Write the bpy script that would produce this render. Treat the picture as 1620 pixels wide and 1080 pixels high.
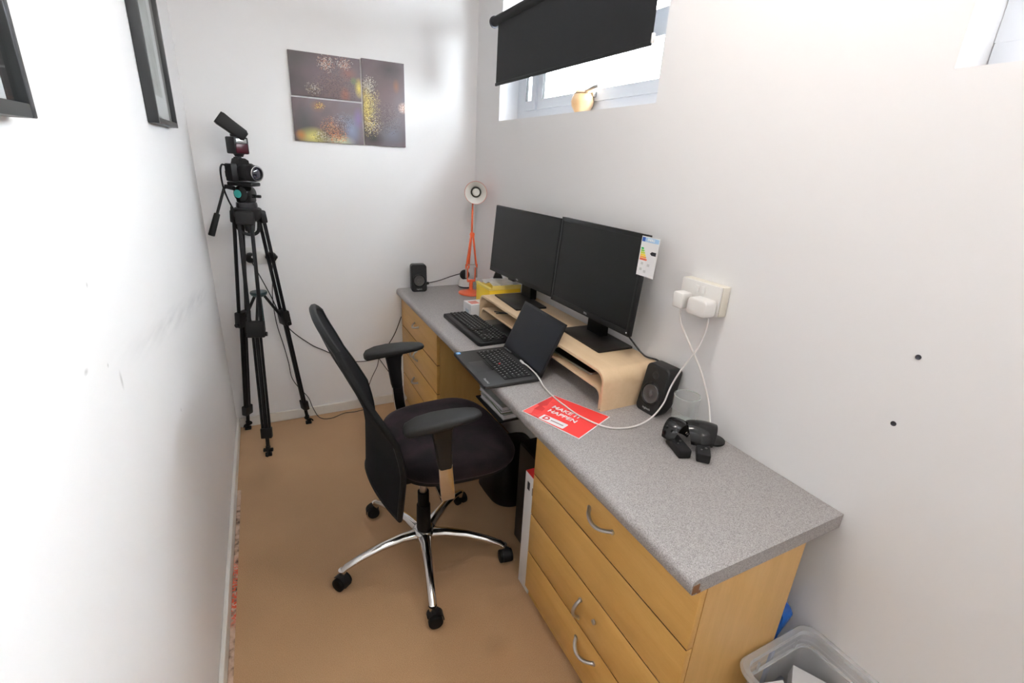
import bpy, bmesh, math, random
from mathutils import Vector, Matrix, Euler
random.seed(7)
S = bpy.context.scene
for o in list(bpy.data.objects): bpy.data.objects.remove(o)
R = math.radians
# ------------------------------------------------------------------ camera
cd = bpy.data.cameras.new('camera'); cam = bpy.data.objects.new('camera', cd)
S.collection.objects.link(cam); S.camera = cam
cd.sensor_width = 36; cd.lens = 16.842; cd.clip_start = .01
CR = Vector((.894, -.445, .052)).normalized(); CF = Vector((.434, .831, -.348))
CF = (CF - CR*CF.dot(CR)).normalized(); CU = CR.cross(CF)
m = Matrix((CR, CU, -CF)).transposed().to_4x4(); m.translation = (.2651, -2.7986, 1.487)
cam.matrix_world = m
# ------------------------------------------------------------------ light
W = bpy.data.worlds.new('sky'); S.world = W; W.use_nodes = True
bg = W.node_tree.nodes['Background']; bg.inputs[0].default_value = (.86, .94, 1, 1); bg.inputs[1].default_value = 47.0
S.view_settings.view_transform = 'Standard'; S.view_settings.look = 'None'
S.view_settings.gamma = 1; S.view_settings.use_curve_mapping = False
S.view_settings.exposure = 0.40
LAMP_POWER = 12.0; FILL_POWER = 7.0; LAMP_COL = (1, .92, .845)
# ------------------------------------------------------------------ helpers
def link(o): S.collection.objects.link(o); return o
def tag(o, label=None, cat=None, group=None, kind=None):
    if label: o['label'] = label
    if cat: o['category'] = cat
    if group: o['group'] = group
    if kind: o['kind'] = kind
    return o
def thing(name, label, cat, loc=(0, 0, 0), rz=0, group=None, rot=None):
    o = link(bpy.data.objects.new(name, None)); o.location = loc
    o.rotation_euler = rot if rot else (0, 0, rz); o.empty_display_size = .05
    return tag(o, label, cat, group)
def world_mat(o):
    mw = o.matrix_basis.copy()
    return world_mat(o.parent) @ mw if o.parent else mw
def catmull(pts, n=8, closed=False):
    P = [Vector(p) for p in pts]; out = []; N = len(P)
    rng = range(N if closed else N-1)
    for i in rng:
        if closed: a, b, c, d = P[i-1], P[i], P[(i+1) % N], P[(i+2) % N]
        else: a, b, c, d = P[max(i-1, 0)], P[i], P[i+1], P[min(i+2, N-1)]
        for k in range(n):
            t = k/n
            out.append(.5*((2*b)+(c-a)*t+(2*a-5*b+4*c-d)*t*t+(3*b-a-3*c+d)*t**3))
    if not closed: out.append(P[-1])
    return out
def frame_of(d):
    d = Vector(d).normalized(); up = Vector((0, 0, 1)) if abs(d.z) < .95 else Vector((0, 1, 0))
    x = up.cross(d).normalized(); y = d.cross(x)
    return Matrix((x, y, d)).transposed()
class MB:
    def __init__(s): s.bm = bmesh.new()
    def _merge(s, b, M=None):
        if M is not None: bmesh.ops.transform(b, matrix=M, verts=b.verts)
        me = bpy.data.meshes.new('t'); b.to_mesh(me); b.free(); s.bm.from_mesh(me); bpy.data.meshes.remove(me)
        return s
    def box(s, a, b, bev=0, M=None, seg=2):
        t = bmesh.new(); bmesh.ops.create_cube(t, size=1)
        a, b = Vector(a), Vector(b); c = (a+b)/2; d = b-a
        for v in t.verts: v.co = Vector((v.co.x*abs(d.x), v.co.y*abs(d.y), v.co.z*abs(d.z)))+c
        if bev: bmesh.ops.bevel(t, geom=t.edges[:], offset=bev, segments=seg, affect='EDGES', profile=.5)
        return s._merge(t, M)
    def ring_loft(s, rings, cap=True, closed_ring=True, M=None):
        t = bmesh.new(); vr = [[t.verts.new(p) for p in r] for r in rings]
        for i in range(len(vr)-1):
            n = len(vr[i])
            for j in range(n if closed_ring else n-1):
                k = (j+1) % n
                t.faces.new((vr[i][j], vr[i][k], vr[i+1][k], vr[i+1][j]))
        if cap and closed_ring:
            t.faces.new(vr[0][::-1]); t.faces.new(vr[-1])
        bmesh.ops.recalc_face_normals(t, faces=t.faces[:])
        return s._merge(t, M)
    def cyl(s, p0, p1, r0, r1=None, seg=24, bev=0):
        r1 = r0 if r1 is None else r1; p0, p1 = Vector(p0), Vector(p1); F = frame_of(p1-p0)
        def ring(p, r): return [p+F@Vector((math.cos(2*math.pi*k/seg)*r, math.sin(2*math.pi*k/seg)*r, 0)) for k in range(seg)]
        rs = []
        if bev:
            d = (p1-p0).normalized()*bev
            rs = [ring(p0, r0-bev), ring(p0+d*.3, r0-bev*.3), ring(p0+d, r0), ring(p1-d, r1), ring(p1-d*.3, r1-bev*.3), ring(p1, r1-bev)]
        else: rs = [ring(p0, r0), ring(p1, r1)]
        return s.ring_loft(rs)
    def tube(s, pts, r, seg=10, smooth=True, n=8, closed=False, flat=None):
        P = catmull(pts, n, closed) if smooth and len(pts) > 2 else [Vector(p) for p in pts]
        N = len(P); rings = []; prev = None
        for i, p in enumerate(P):
            d = (P[(i+1) % N]-P[i-1]) if closed else (P[min(i+1, N-1)]-P[max(i-1, 0)])
            if d.length < 1e-9: d = Vector((0, 0, 1))
            d.normalize()
            if prev is None: x = frame_of(d).col[0].copy()
            else:
                x = prev-d*prev.dot(d); x.normalize()
            prev = x; y = d.cross(x)
            rr = r[0]+(r[1]-r[0])*i/(N-1) if isinstance(r, tuple) else r
            fl = flat or 1
            rings.append([p+x*math.cos(2*math.pi*k/seg)*rr+y*math.sin(2*math.pi*k/seg)*rr*fl for k in range(seg)])
        if closed: rings.append(rings[0])
        return s.ring_loft(rings, cap=not closed)
    def lathe(s, prof, M=None, seg=32):
        t = bmesh.new(); rings = []
        for r, z in prof:
            if r < 1e-6: rings.append([t.verts.new((0, 0, z))])
            else: rings.append([t.verts.new((r*math.cos(2*math.pi*k/seg), r*math.sin(2*math.pi*k/seg), z)) for k in range(seg)])
        for a, b in zip(rings, rings[1:]):
            for k in range(seg):
                k2 = (k+1) % seg
                if len(a) == 1 and len(b) == 1: break
                if len(a) == 1: t.faces.new((a[0], b[k2], b[k]))
                elif len(b) == 1: t.faces.new((a[k], a[k2], b[0]))
                else: t.faces.new((a[k], a[k2], b[k2], b[k]))
        bmesh.ops.recalc_face_normals(t, faces=t.faces[:])
        return s._merge(t, M)
    def prism(s, poly, z0, z1, bev=0, M=None, seg=2):
        t = bmesh.new()
        a = [t.verts.new((p[0], p[1], z0)) for p in poly]; b = [t.verts.new((p[0], p[1], z1)) for p in poly]
        t.faces.new(a[::-1]); t.faces.new(b); n = len(poly)
        for i in range(n): t.faces.new((a[i], a[(i+1) % n], b[(i+1) % n], b[i]))
        bmesh.ops.recalc_face_normals(t, faces=t.faces[:])
        if bev:
            es = [e for e in t.edges if abs(e.verts[0].co.z-e.verts[1].co.z) < 1e-6]
            bmesh.ops.bevel(t, geom=es, offset=bev, segments=seg, affect='EDGES', profile=.5)
        return s._merge(t, M)
    def sweep_x(s, poly, x0, x1, bev=0):   # polygon in (y,z) extruded along x
        M = Matrix(((0, 0, 1, 0), (1, 0, 0, 0), (0, 1, 0, 0), (0, 0, 0, 1)))
        return s.prism(poly, x0, x1, bev, M)
    def sphere(s, c, r, sc=(1, 1, 1), seg=24):
        t = bmesh.new(); bmesh.ops.create_uvsphere(t, u_segments=seg, v_segments=seg//2, radius=r)
        for v in t.verts: v.co = Vector((v.co.x*sc[0], v.co.y*sc[1], v.co.z*sc[2]))+Vector(c)
        return s._merge(t)
    def grid_solid(s, f, nu, nv, th):
        """surface f(u,v)->Vector thickened along its normals"""
        e = 1e-3; P = []; Q = []
        for i in range(nu+1):
            r1 = []; r2 = []
            for j in range(nv+1):
                u, v = i/nu, j/nv; p = f(u, v)
                n = (f(min(u+e, 1), v)-f(max(u-e, 0), v)).cross(f(u, min(v+e, 1))-f(u, max(v-e, 0))).normalized()
                r1.append(p+n*th/2); r2.append(p-n*th/2)
            P.append(r1); Q.append(r2)
        t = bmesh.new(); A = [[t.verts.new(p) for p in r] for r in P]; B = [[t.verts.new(p) for p in r] for r in Q]
        for i in range(nu):
            for j in range(nv):
                t.faces.new((A[i][j], A[i+1][j], A[i+1][j+1], A[i][j+1])); t.faces.new((B[i][j+1], B[i+1][j+1], B[i+1][j], B[i][j]))
        for i in range(nu):
            t.faces.new((A[i][0], B[i][0], B[i+1][0], A[i+1][0])); t.faces.new((A[i+1][nv], B[i+1][nv], B[i][nv], A[i][nv]))
        for j in range(nv):
            t.faces.new((A[0][j+1], B[0][j+1], B[0][j], A[0][j])); t.faces.new((A[nu][j], B[nu][j], B[nu][j+1], A[nu][j+1]))
        bmesh.ops.recalc_face_normals(t, faces=t.faces[:])
        return s._merge(t)
    def build(s, name, mat, parent=None, world=False, smooth=True, angle=35, kind=None, label=None):
        bm = s.bm
        if parent is not None and world:
            bmesh.ops.transform(bm, matrix=world_mat(parent).inverted(), verts=bm.verts)
        if smooth:
            for f in bm.faces: f.smooth = True
            for e in bm.edges:
                if len(e.link_faces) == 2 and e.calc_face_angle(0) > R(angle): e.smooth = False
        me = bpy.data.meshes.new(name); bm.to_mesh(me); bm.free()
        me.materials.append(mat)
        o = link(bpy.data.objects.new(name, me))
        if parent is not None: o.parent = parent
        if kind: o['kind'] = kind
        if label: o['label'] = label
        return o
def text(name, body, size, M, mat, parent, world=False, th=.0003, sx=1.0, label=None, bold=0):
    c = bpy.data.curves.new(name, 'FONT'); c.body = body; c.size = size; c.extrude = th; c.align_x = 'CENTER'; c.align_y = 'CENTER'
    c.offset = bold
    o = bpy.data.objects.new(name, c); S.collection.objects.link(o)
    bpy.context.view_layer.update()
    me = bpy.data.meshes.new_from_object(o.evaluated_get(bpy.context.evaluated_depsgraph_get()))
    bpy.data.objects.remove(o); bpy.data.curves.remove(c)
    b = bmesh.new(); b.from_mesh(me); bpy.data.meshes.remove(me)
    for v in b.verts: v.co.x *= sx
    mb = MB(); mb._merge(b, M)
    return mb.build(name, mat, parent, world=world, smooth=False, label=label)
def basis(x, y, o):   # matrix with given x,y axes and origin
    x = Vector(x).normalized(); y = Vector(y); y = (y-x*y.dot(x)).normalized(); z = x.cross(y)
    M = Matrix((x, y, z)).transposed().to_4x4(); M.translation = o; return M
def rrect(w, h, r, n=5, cx=0, cy=0):
    out = []
    for sx, sy, a in ((1, 1, 0), (-1, 1, 90), (-1, -1, 180), (1, -1, 270)):
        for k in range(n+1):
            t = R(a+90*k/n); out.append((cx+sx*(w/2-r)+r*math.cos(t), cy+sy*(h/2-r)+r*math.sin(t)))
    return out
# ------------------------------------------------------------------ materials
def mat(name, col, rough=.5, metal=0, spec=.5, coat=0, bump=None, var=None, sheen=0):
    m = bpy.data.materials.new(name); m.use_nodes = True; nt = m.node_tree; b = nt.nodes['Principled BSDF']
    b.inputs['Base Color'].default_value = (*col, 1); b.inputs['Roughness'].default_value = rough
    b.inputs['Metallic'].default_value = metal; b.inputs['Specular IOR Level'].default_value = spec
    b.inputs['Coat Weight'].default_value = coat; b.inputs['Sheen Weight'].default_value = sheen
    tc = nt.nodes.new('ShaderNodeTexCoord')
    if var:   # (scale, amount)
        n = nt.nodes.new('ShaderNodeTexNoise'); n.inputs['Scale'].default_value = var[0]; n.inputs['Detail'].default_value = 4
        nt.links.new(tc.outputs['Object'], n.inputs['Vector'])
        r = nt.nodes.new('ShaderNodeValToRGB'); a = var[1]
        r.color_ramp.elements[0].position = .3; r.color_ramp.elements[1].position = .7
        r.color_ramp.elements[0].color = (*[c*(1-a) for c in col], 1); r.color_ramp.elements[1].color = (*[min(1, c*(1+a)) for c in col], 1)
        nt.links.new(n.outputs['Fac'], r.inputs[0]); nt.links.new(r.outputs[0], b.inputs['Base Color'])
    if bump:  # (scale, strength, distance)
        n = nt.nodes.new('ShaderNodeTexNoise'); n.inputs['Scale'].default_value = bump[0]; n.inputs['Detail'].default_value = 5
        nt.links.new(tc.outputs['Object'], n.inputs['Vector'])
        bp = nt.nodes.new('ShaderNodeBump'); bp.inputs['Strength'].default_value = bump[1]; bp.inputs['Distance'].default_value = bump[2]
        nt.links.new(n.outputs['Fac'], bp.inputs['Height']); nt.links.new(bp.outputs[0], b.inputs['Normal'])
    return m
class NT:   # tiny node helper
    def __init__(s, name, rough=.5):
        s.m = bpy.data.materials.new(name); s.m.use_nodes = True; s.t = s.m.node_tree; s.b = s.t.nodes['Principled BSDF']
        s.b.inputs['Roughness'].default_value = rough
        s.tc = s.t.nodes.new('ShaderNodeTexCoord').outputs['Object']
    def n(s, typ, ins=None, **kw):
        x = s.t.nodes.new('ShaderNode'+typ)
        for k, v in kw.items(): setattr(x, k, v)
        for k, v in (ins or {}).items():
            if hasattr(v, 'is_output'): s.t.links.new(v, x.inputs[k])
            else: x.inputs[k].default_value = v
        return x
    def noise(s, scale, detail=4, vec=None, dist=0):
        return s.n('TexNoise', {'Vector': vec or s.tc, 'Scale': scale, 'Detail': detail, 'Distortion': dist}).outputs['Fac']
    def ramp(s, fac, stops):
        r = s.n('ValToRGB', {0: fac}); cr = r.color_ramp
        while len(cr.elements) < len(stops): cr.elements.new(.5)
        for e, (p, c) in zip(cr.elements, stops): e.position = p; e.color = (*c, 1)
        return r.outputs[0]
    def mix(s, fac, a, b, blend='MIX'):
        x = s.n('Mix', {}, data_type='RGBA', blend_type=blend)
        for i, v in ((0, fac), (6, a), (7, b)):
            if hasattr(v, 'is_output'): s.t.links.new(v, x.inputs[i])
            elif i == 0: x.inputs[0].default_value = v
            else: x.inputs[i].default_value = (*v, 1)
        return x.outputs[2]
    def math(s, op, a, b=0.0, c=None):
        ins = {0: a, 1: b}
        if c is not None: ins[2] = c
        return s.n('Math', ins, operation=op).outputs[0]
    def maprange(s, v, a, b, c=0.0, d=1.0):
        return s.n('MapRange', {0: v, 1: a, 2: b, 3: c, 4: d}).outputs[0]
    def scale(s, v3): return s.n('Mapping', {'Vector': s.tc, 'Scale': v3}).outputs[0]
    def xyz(s, vec=None): 
        x = s.n('SeparateXYZ', {0: vec or s.tc}); return x.outputs[0], x.outputs[1], x.outputs[2]
    def col(s, c): s.t.links.new(c, s.b.inputs['Base Color'])
    def bump(s, h, st, d):
        x = s.n('Bump', {'Strength': st, 'Distance': d, 'Height': h}); s.t.links.new(x.outputs[0], s.b.inputs['Normal'])
def blob(N, c, r, axes=(0, 1, 2), soft=1.0):
    """0..1 falloff around a point in object space (used for stains and printed artwork)"""
    v = N.n('VectorMath', {0: N.tc, 1: c}, operation='SUBTRACT').outputs[0]
    v = N.n('VectorMath', {0: v, 1: tuple(1/k for k in r)}, operation='MULTIPLY').outputs[0]
    l = N.n('VectorMath', {0: v}, operation='LENGTH').outputs['Value']
    return N.maprange(l, 1.0, 1.0-soft)
def wall_mat(name, scuffs=False):
    N = NT(name, .42); base = (.875, .865, .865)
    c = N.ramp(N.noise(2.5, 3), [(.3, tuple(k*.985 for k in base)), (.7, base)])
    N.b.inputs['Specular IOR Level'].default_value = .45
    if scuffs:   # a long rubbed grey smear and a few small marks, real dirt on this wall
        x, y, z = N.xyz()
        line = N.math('SUBTRACT', z, N.math('MULTIPLY_ADD', y, -.165, .82))
        band = N.maprange(N.math('ABSOLUTE', line), .045, .0)
        along = N.math('MULTIPLY', N.maprange(y, -1.9, -1.2), N.maprange(y, -.25, -.6))
        st = N.noise(9, 5, N.scale((1, .5, 5)))
        f = N.math('MULTIPLY', N.math('MULTIPLY', band, along), N.maprange(st, .35, .7))
        c = N.mix(N.math('MULTIPLY', f, .5), c, (.50, .50, .52))
        for p, r in (((0, -1.78, 1.08), (.05, .008, .022)), ((0, -1.93, 1.16), (.05, .012, .006)), ((0, -1.83, 1.13), (.05, .005, .005)), ((0, -1.35, .80), (.05, .007, .007)), ((0, -1.83, 1.27), (.05, .007, .007))):
            c = N.mix(N.math('MULTIPLY', blob(N, p, r, soft=.8), .6), c, (.42, .41, .40))
    N.col(c); N.bump(N.noise(60, 5), .10, .002); return N.m
M_wall = wall_mat('painted_wall'); M_wall_l = wall_mat('scuffed_painted_wall', True)
M_ceil = mat('ceiling_paint', (.88, .88, .88), .8)
def carpet():
    N = NT('tan_carpet', .95); N.b.inputs['Specular IOR Level'].default_value = .1; N.b.inputs['Sheen Weight'].default_value = .15
    c = N.ramp(N.noise(2.2, 6), [(.25, (.37, .215, .110)), (.75, (.46, .28, .150))])
    c = N.mix(.35, c, N.ramp(N.noise(420, 3), [(.3, (.26, .15, .07)), (.7, (.62, .40, .22))]))
    for p, r in (((.79, -1.80, 0), (.06, .05, .2)), ((.30, -1.9, 0), (.12, .2, .2)), ((.12, -.55, 0), (.1, .15, .2))):
        c = N.mix(N.math('MULTIPLY', blob(N, p, r), .35), c, (.24, .14, .07))
    N.col(c); N.bump(N.noise(350, 4), .5, .004); return N.m
M_carpet = carpet()
def worktop():
    N = NT('speckled_grey_laminate', .42)
    v = N.n('TexVoronoi', {'Vector': N.tc, 'Scale': 640.0}).outputs['Color']
    g = N.n('SeparateColor', {0: v}).outputs[0]
    c = N.ramp(g, [(0, (.20, .185, .18)), (.25, (.30, .28, .27)), (.6, (.36, .335, .325)), (1, (.46, .435, .425))])
    N.col(c); return N.m
M_top = worktop()
def wood(name, c1, c2, sc=(1.2, 14, 14), rough=.4):
    N = NT(name, rough)
    a = N.noise(2.0, 6, N.scale(sc), .6)
    f = N.noise(10, 3, N.scale(tuple(k*3 for k in sc)))
    c = N.mix(.3, N.ramp(a, [(.3, c1), (.7, c2)]), N.ramp(f, [(.3, c1), (.7, c2)]))
    N.col(c); return N.m
M_beech_y = wood('beech_front', (.58, .315, .075), (.68, .40, .12), (14, 1.4, 14))
M_beech_z = wood('beech_side', (.58, .335, .10), (.68, .41, .145), (14, 14, 1.4))
M_ply = wood('birch_ply', (.66, .47, .28), (.74, .55, .35), (14, 1.2, 14))
M_ply_edge = wood('birch_ply_edge', (.55, .35, .20), (.68, .46, .28), (8, 8, 60))
M_gap_shade = mat('drawer_gap_shade', (.10, .05, .018), .8, var=(40, .6))  # dark brown painted in as shade between the drawer fronts
M_chip = mat('raw_chipboard', (.22, .10, .04), .9, bump=(300, .5, .002))
M_skirt = mat('skirting_gloss', (.78, .75, .70), .35, var=(6, .04))
M_upvc = mat('white_upvc', (.82, .84, .88), .3)
M_black = mat('black_plastic', (.007, .007, .0075), .45, spec=.32)
M_blackm = mat('black_matte', (.005, .005, .005), .6, spec=.2)
M_gloss = mat('gloss_black', (.005, .005, .005), .16, spec=.35)
M_brownbl = mat('stand_black', (.018, .015, .013), .4, spec=.3)
M_screen = mat('matt_screen', (.006, .006, .006), .4, spec=.28)
M_chrome = mat('polished_aluminium', (.72, .71, .70), .16, 1)
M_steel = mat('brushed_steel', (.50, .49, .48), .3, 1)
M_armpad = mat('armrest_polyurethane', (.012, .0115, .011), .55, spec=.28)
def meshfab():
    N = NT('black_mesh_fabric', .85); N.b.inputs['Base Color'].default_value = (.006, .006, .007, 1); N.b.inputs['Specular IOR Level'].default_value = .12
    w = N.n('TexVoronoi', {'Vector': N.tc, 'Scale': 350.0}).outputs['Distance']; N.bump(w, .4, .001); return N.m
M_mesh = meshfab()
def seatfab():
    N = NT('worn_black_velour', .95); N.b.inputs['Sheen Weight'].default_value = .12; N.b.inputs['Sheen Roughness'].default_value = .5
    N.b.inputs['Sheen Tint'].default_value = (.75, .55, .6, 1); N.b.inputs['Specular IOR Level'].default_value = .15
    c = N.ramp(N.noise(9, 6, dist=.6), [(.4, (.005, .0045, .005)), (.66, (.020, .013, .015))]); N.col(c)
    N.bump(N.noise(200, 3), .3, .002); return N.m
M_seat = seatfab()
M_orange = mat('orange_red_paint', (.72, .115, .035), .32, coat=.3)
M_lampin = mat('lamp_inner_white', (.85, .83, .78), .4)
M_white = mat('white_plastic', (.82, .80, .77), .35)
M_cream = mat('cream_socket_plastic', (.80, .76, .66), .35)
M_paper = mat('white_paper', (.84, .84, .85), .7)
M_cable = mat('black_cable', (.012, .012, .012), .5)
M_wcable = mat('white_cable', (.80, .77, .74), .45)
M_yellow = mat('yellow_card', (.88, .60, .03), .5)
M_red = mat('red_card', (.65, .02, .02), .5)
M_print = mat('dark_print', (.03, .03, .04), .6)
M_blue = mat('blue_plastic_bag', (.01, .10, .42), .3, bump=(20, .6, .01))
M_kprint = mat('key_print', (.30, .30, .29), .6)
M_key = mat('keycap', (.009, .009, .009), .5, spec=.3)
M_gold = mat('pine_frame', (.55, .44, .28), .5)
M_fabric_blind = mat('black_blind_fabric', (.010, .010, .011), .6, spec=.2, bump=(300, .1, .001))
M_teal = mat('teal_badge', (.05, .42, .38), .4)
M_plum = mat('dark_red_lens', (.05, .006, .012), .25, spec=.3)
M_lens = mat('lens_glass', (.02, .02, .03), .03, coat=1)
M_greycloth = mat('grey_papers', (.42, .44, .42), .7, var=(25, .25))
M_green = mat('green_book', (.10, .16, .05), .6)
M_lamid = mat('silver_edge', (.45, .44, .43), .35, 1)
M_screengrey = mat('dark_slate', (.05, .055, .055), .35)
def clearglass(name, tint=(1, 1, 1), rough=.03):
    m = bpy.data.materials.new(name); m.use_nodes = True; nt = m.node_tree
    for n in list(nt.nodes): nt.nodes.remove(n)
    out = nt.nodes.new('ShaderNodeOutputMaterial'); mx = nt.nodes.new('ShaderNodeMixShader')
    tr = nt.nodes.new('ShaderNodeBsdfTransparent'); gl = nt.nodes.new('ShaderNodeBsdfGlossy'); fr = nt.nodes.new('ShaderNodeMath'); lw = nt.nodes.new('ShaderNodeLayerWeight'); pw = nt.nodes.new('ShaderNodeMath')
    lw.inputs[0].default_value = .5; pw.operation = 'POWER'; pw.inputs[1].default_value = 4.0; fr.operation = 'MULTIPLY_ADD'; fr.inputs[1].default_value = .45; fr.inputs[2].default_value = .03
    nt.links.new(lw.outputs['Facing'], pw.inputs[0]); nt.links.new(pw.outputs[0], fr.inputs[0])
    tr.inputs[0].default_value = (*tint, 1); gl.inputs['Roughness'].default_value = rough
    nt.links.new(fr.outputs[0], mx.inputs[0]); nt.links.new(tr.outputs[0], mx.inputs[1]); nt.links.new(gl.outputs[0], mx.inputs[2]); nt.links.new(mx.outputs[0], out.inputs[0])
    return m
def glassy(name, alpha, col=(.9, .93, .93), rough=.05, spec=.6):
    m = bpy.data.materials.new(name); m.use_nodes = True; nt = m.node_tree
    for n in list(nt.nodes): nt.nodes.remove(n)
    out = nt.nodes.new('ShaderNodeOutputMaterial'); mx = nt.nodes.new('ShaderNodeMixShader')
    tr = nt.nodes.new('ShaderNodeBsdfTransparent'); pb = nt.nodes.new('ShaderNodeBsdfPrincipled')
    pb.inputs['Base Color'].default_value = (*col, 1); pb.inputs['Roughness'].default_value = rough; pb.inputs['Specular IOR Level'].default_value = spec
    lw = nt.nodes.new('ShaderNodeLayerWeight'); lw.inputs[0].default_value = .25
    mr = nt.nodes.new('ShaderNodeMapRange'); mr.inputs[3].default_value = alpha; mr.inputs[4].default_value = min(1, alpha+.55)
    nt.links.new(lw.outputs['Facing'], mr.inputs[0]); nt.links.new(mr.outputs[0], mx.inputs[0])
    nt.links.new(tr.outputs[0], mx.inputs[1]); nt.links.new(pb.outputs[0], mx.inputs[2]); nt.links.new(mx.outputs[0], out.inputs[0])
    return m
M_glass = clearglass('window_glass')
M_picglass = clearglass('picture_glass', (.97, .98, .98))
M_tumbler = glassy('tumbler_glass', .07, (.85, .88, .87), .04)
M_tumbler_base = glassy('tumbler_base_glass', .30, (.75, .82, .78), .04)
M_tub = glassy('clear_polypropylene', .10, (.80, .82, .84), .25)
M_tubrim = glassy('clear_polypropylene_rim', .28, (.82, .83, .84), .25)
M_film = glassy('clear_film', .25, (.85, .86, .87), .1)
def art(name, blobs, dots):
    N = NT(name, .45)
    c = N.ramp(N.noise(5, 3), [(.3, (.085, .082, .078)), (.5, (.155, .115, .122)), (.7, (.165, .148, .175))])
    for p, r, col, f in blobs: c = N.mix(N.math('MULTIPLY', blob(N, p, r), f), c, col)
    v = N.n('TexVoronoi', {'Vector': N.scale((1, .001, 1)), 'Scale': 330.0}).outputs['Color']
    g = N.n('SeparateColor', {0: v}); g0 = g.outputs[0]; g1 = g.outputs[1]
    for p, r, c1, c2 in dots:
        msk = N.math('GREATER_THAN', N.math('MULTIPLY', blob(N, p, r), 1.15), g0)
        c = N.mix(N.math('MULTIPLY', msk, .55), c, N.ramp(g1, [(.35, (.05, .03, .03)), (.5, c1), (.8, c2)]))
    N.col(c); return N.m
# ------------------------------------------------------------------ room
RW = 1.416; CH = 2.42; YN = -4.1; WT = .17
def struct(mb, name, m, **k): return mb.build(name, m, kind='structure', smooth=False, **k)
struct(MB().box((-.12, YN-.12, -.1), (RW+WT, .12, 0)), 'floor', M_carpet)
struct(MB().box((-.12, YN-.12, CH), (RW+WT, .12, CH+.1)), 'ceiling', M_ceil)
struct(MB().box((-.12, YN, 0), (0, 0, CH)), 'wall_left', M_wall_l)
struct(MB().box((-.12, 0, 0), (RW+WT, .12, CH)), 'wall_back', M_wall)
SZ, TZ = 1.69, 2.22; W1 = (-1.488, -.308); W2 = (-3.18, -2.268)
rw = MB().box((RW, YN, 0), (RW+WT, 0, SZ)).box((RW, YN, TZ), (RW+WT, 0, CH))
for a, b in ((W1[1], 0), (W2[1], W1[0]), (YN, W2[0])): rw.box((RW, a, SZ), (RW+WT, b, TZ))
bmesh.ops.remove_doubles(rw.bm, verts=rw.bm.verts, dist=1e-5)
struct(rw, 'wall_right', M_wall)
struct(MB().box((-.12, YN-.12, 0), (.30, YN, CH)).box((1.12, YN-.12, 0), (RW+WT, YN, CH)).box((.30, YN-.12, 2.02), (1.12, YN, CH)), 'wall_near', M_wall)
d1 = tag(link(bpy.data.objects.new('door_1', None)), kind='structure'); d1.location = (.71, YN-.05, 0)
MB().box((.335, YN-.075, .005), (1.085, YN-.035, 1.985)).build('door_leaf', M_upvc, d1, world=True)
MB().box((.302, YN-.10, 0), (.333, YN-.012, 2.0)).box((1.087, YN-.10, 0), (1.118, YN-.012, 2.0)).box((.302, YN-.10, 1.988), (1.118, YN-.012, 2.018)).build('door_frame', M_skirt, d1, world=True)
MB().tube([(.40, YN-.036, 1.0), (.40, YN+.02, 1.0), (.50, YN+.02, 1.0)], .009, smooth=False).build('door_handle', M_steel, d1, world=True)
def skirt(a, b, name):
    mb = MB()
    if name.endswith('left'): mb.sweep_x([(YN+.01, 0), (-.001, 0), (-.001, .062), (YN+.01, .062)], .0005, .014, .003)
    else: mb.box((.016, -.014, 0), (.962, -.0005, .058), .003)
    struct(mb, name, M_skirt)
skirt(0, 0, 'baseboard_left'); skirt(0, 0, 'baseboard_back')
def grip():
    N = NT('exposed_gripper_edge', .9)
    x, y, z = N.xyz()
    c = N.ramp(N.noise(30, 5, N.scale((1, 1, 1))), [(.35, (.10, .06, .04)), (.5, (.48, .33, .24)), (.7, (.60, .42, .33))])
    f = N.math('MULTIPLY', N.math('MULTIPLY', N.maprange(y, -1.40, -1.34), N.maprange(y, -1.05, -1.14)), N.math('GREATER_THAN', N.noise(120, 3), .5))
    c = N.mix(f, c, (.62, .09, .04)); N.col(c); N.bump(N.noise(150, 3), .8, .004); return N.m
struct(MB().box((.0145, YN+.02, 0), (.029, -.62, .0035)), 'trim_1', grip())
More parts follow.
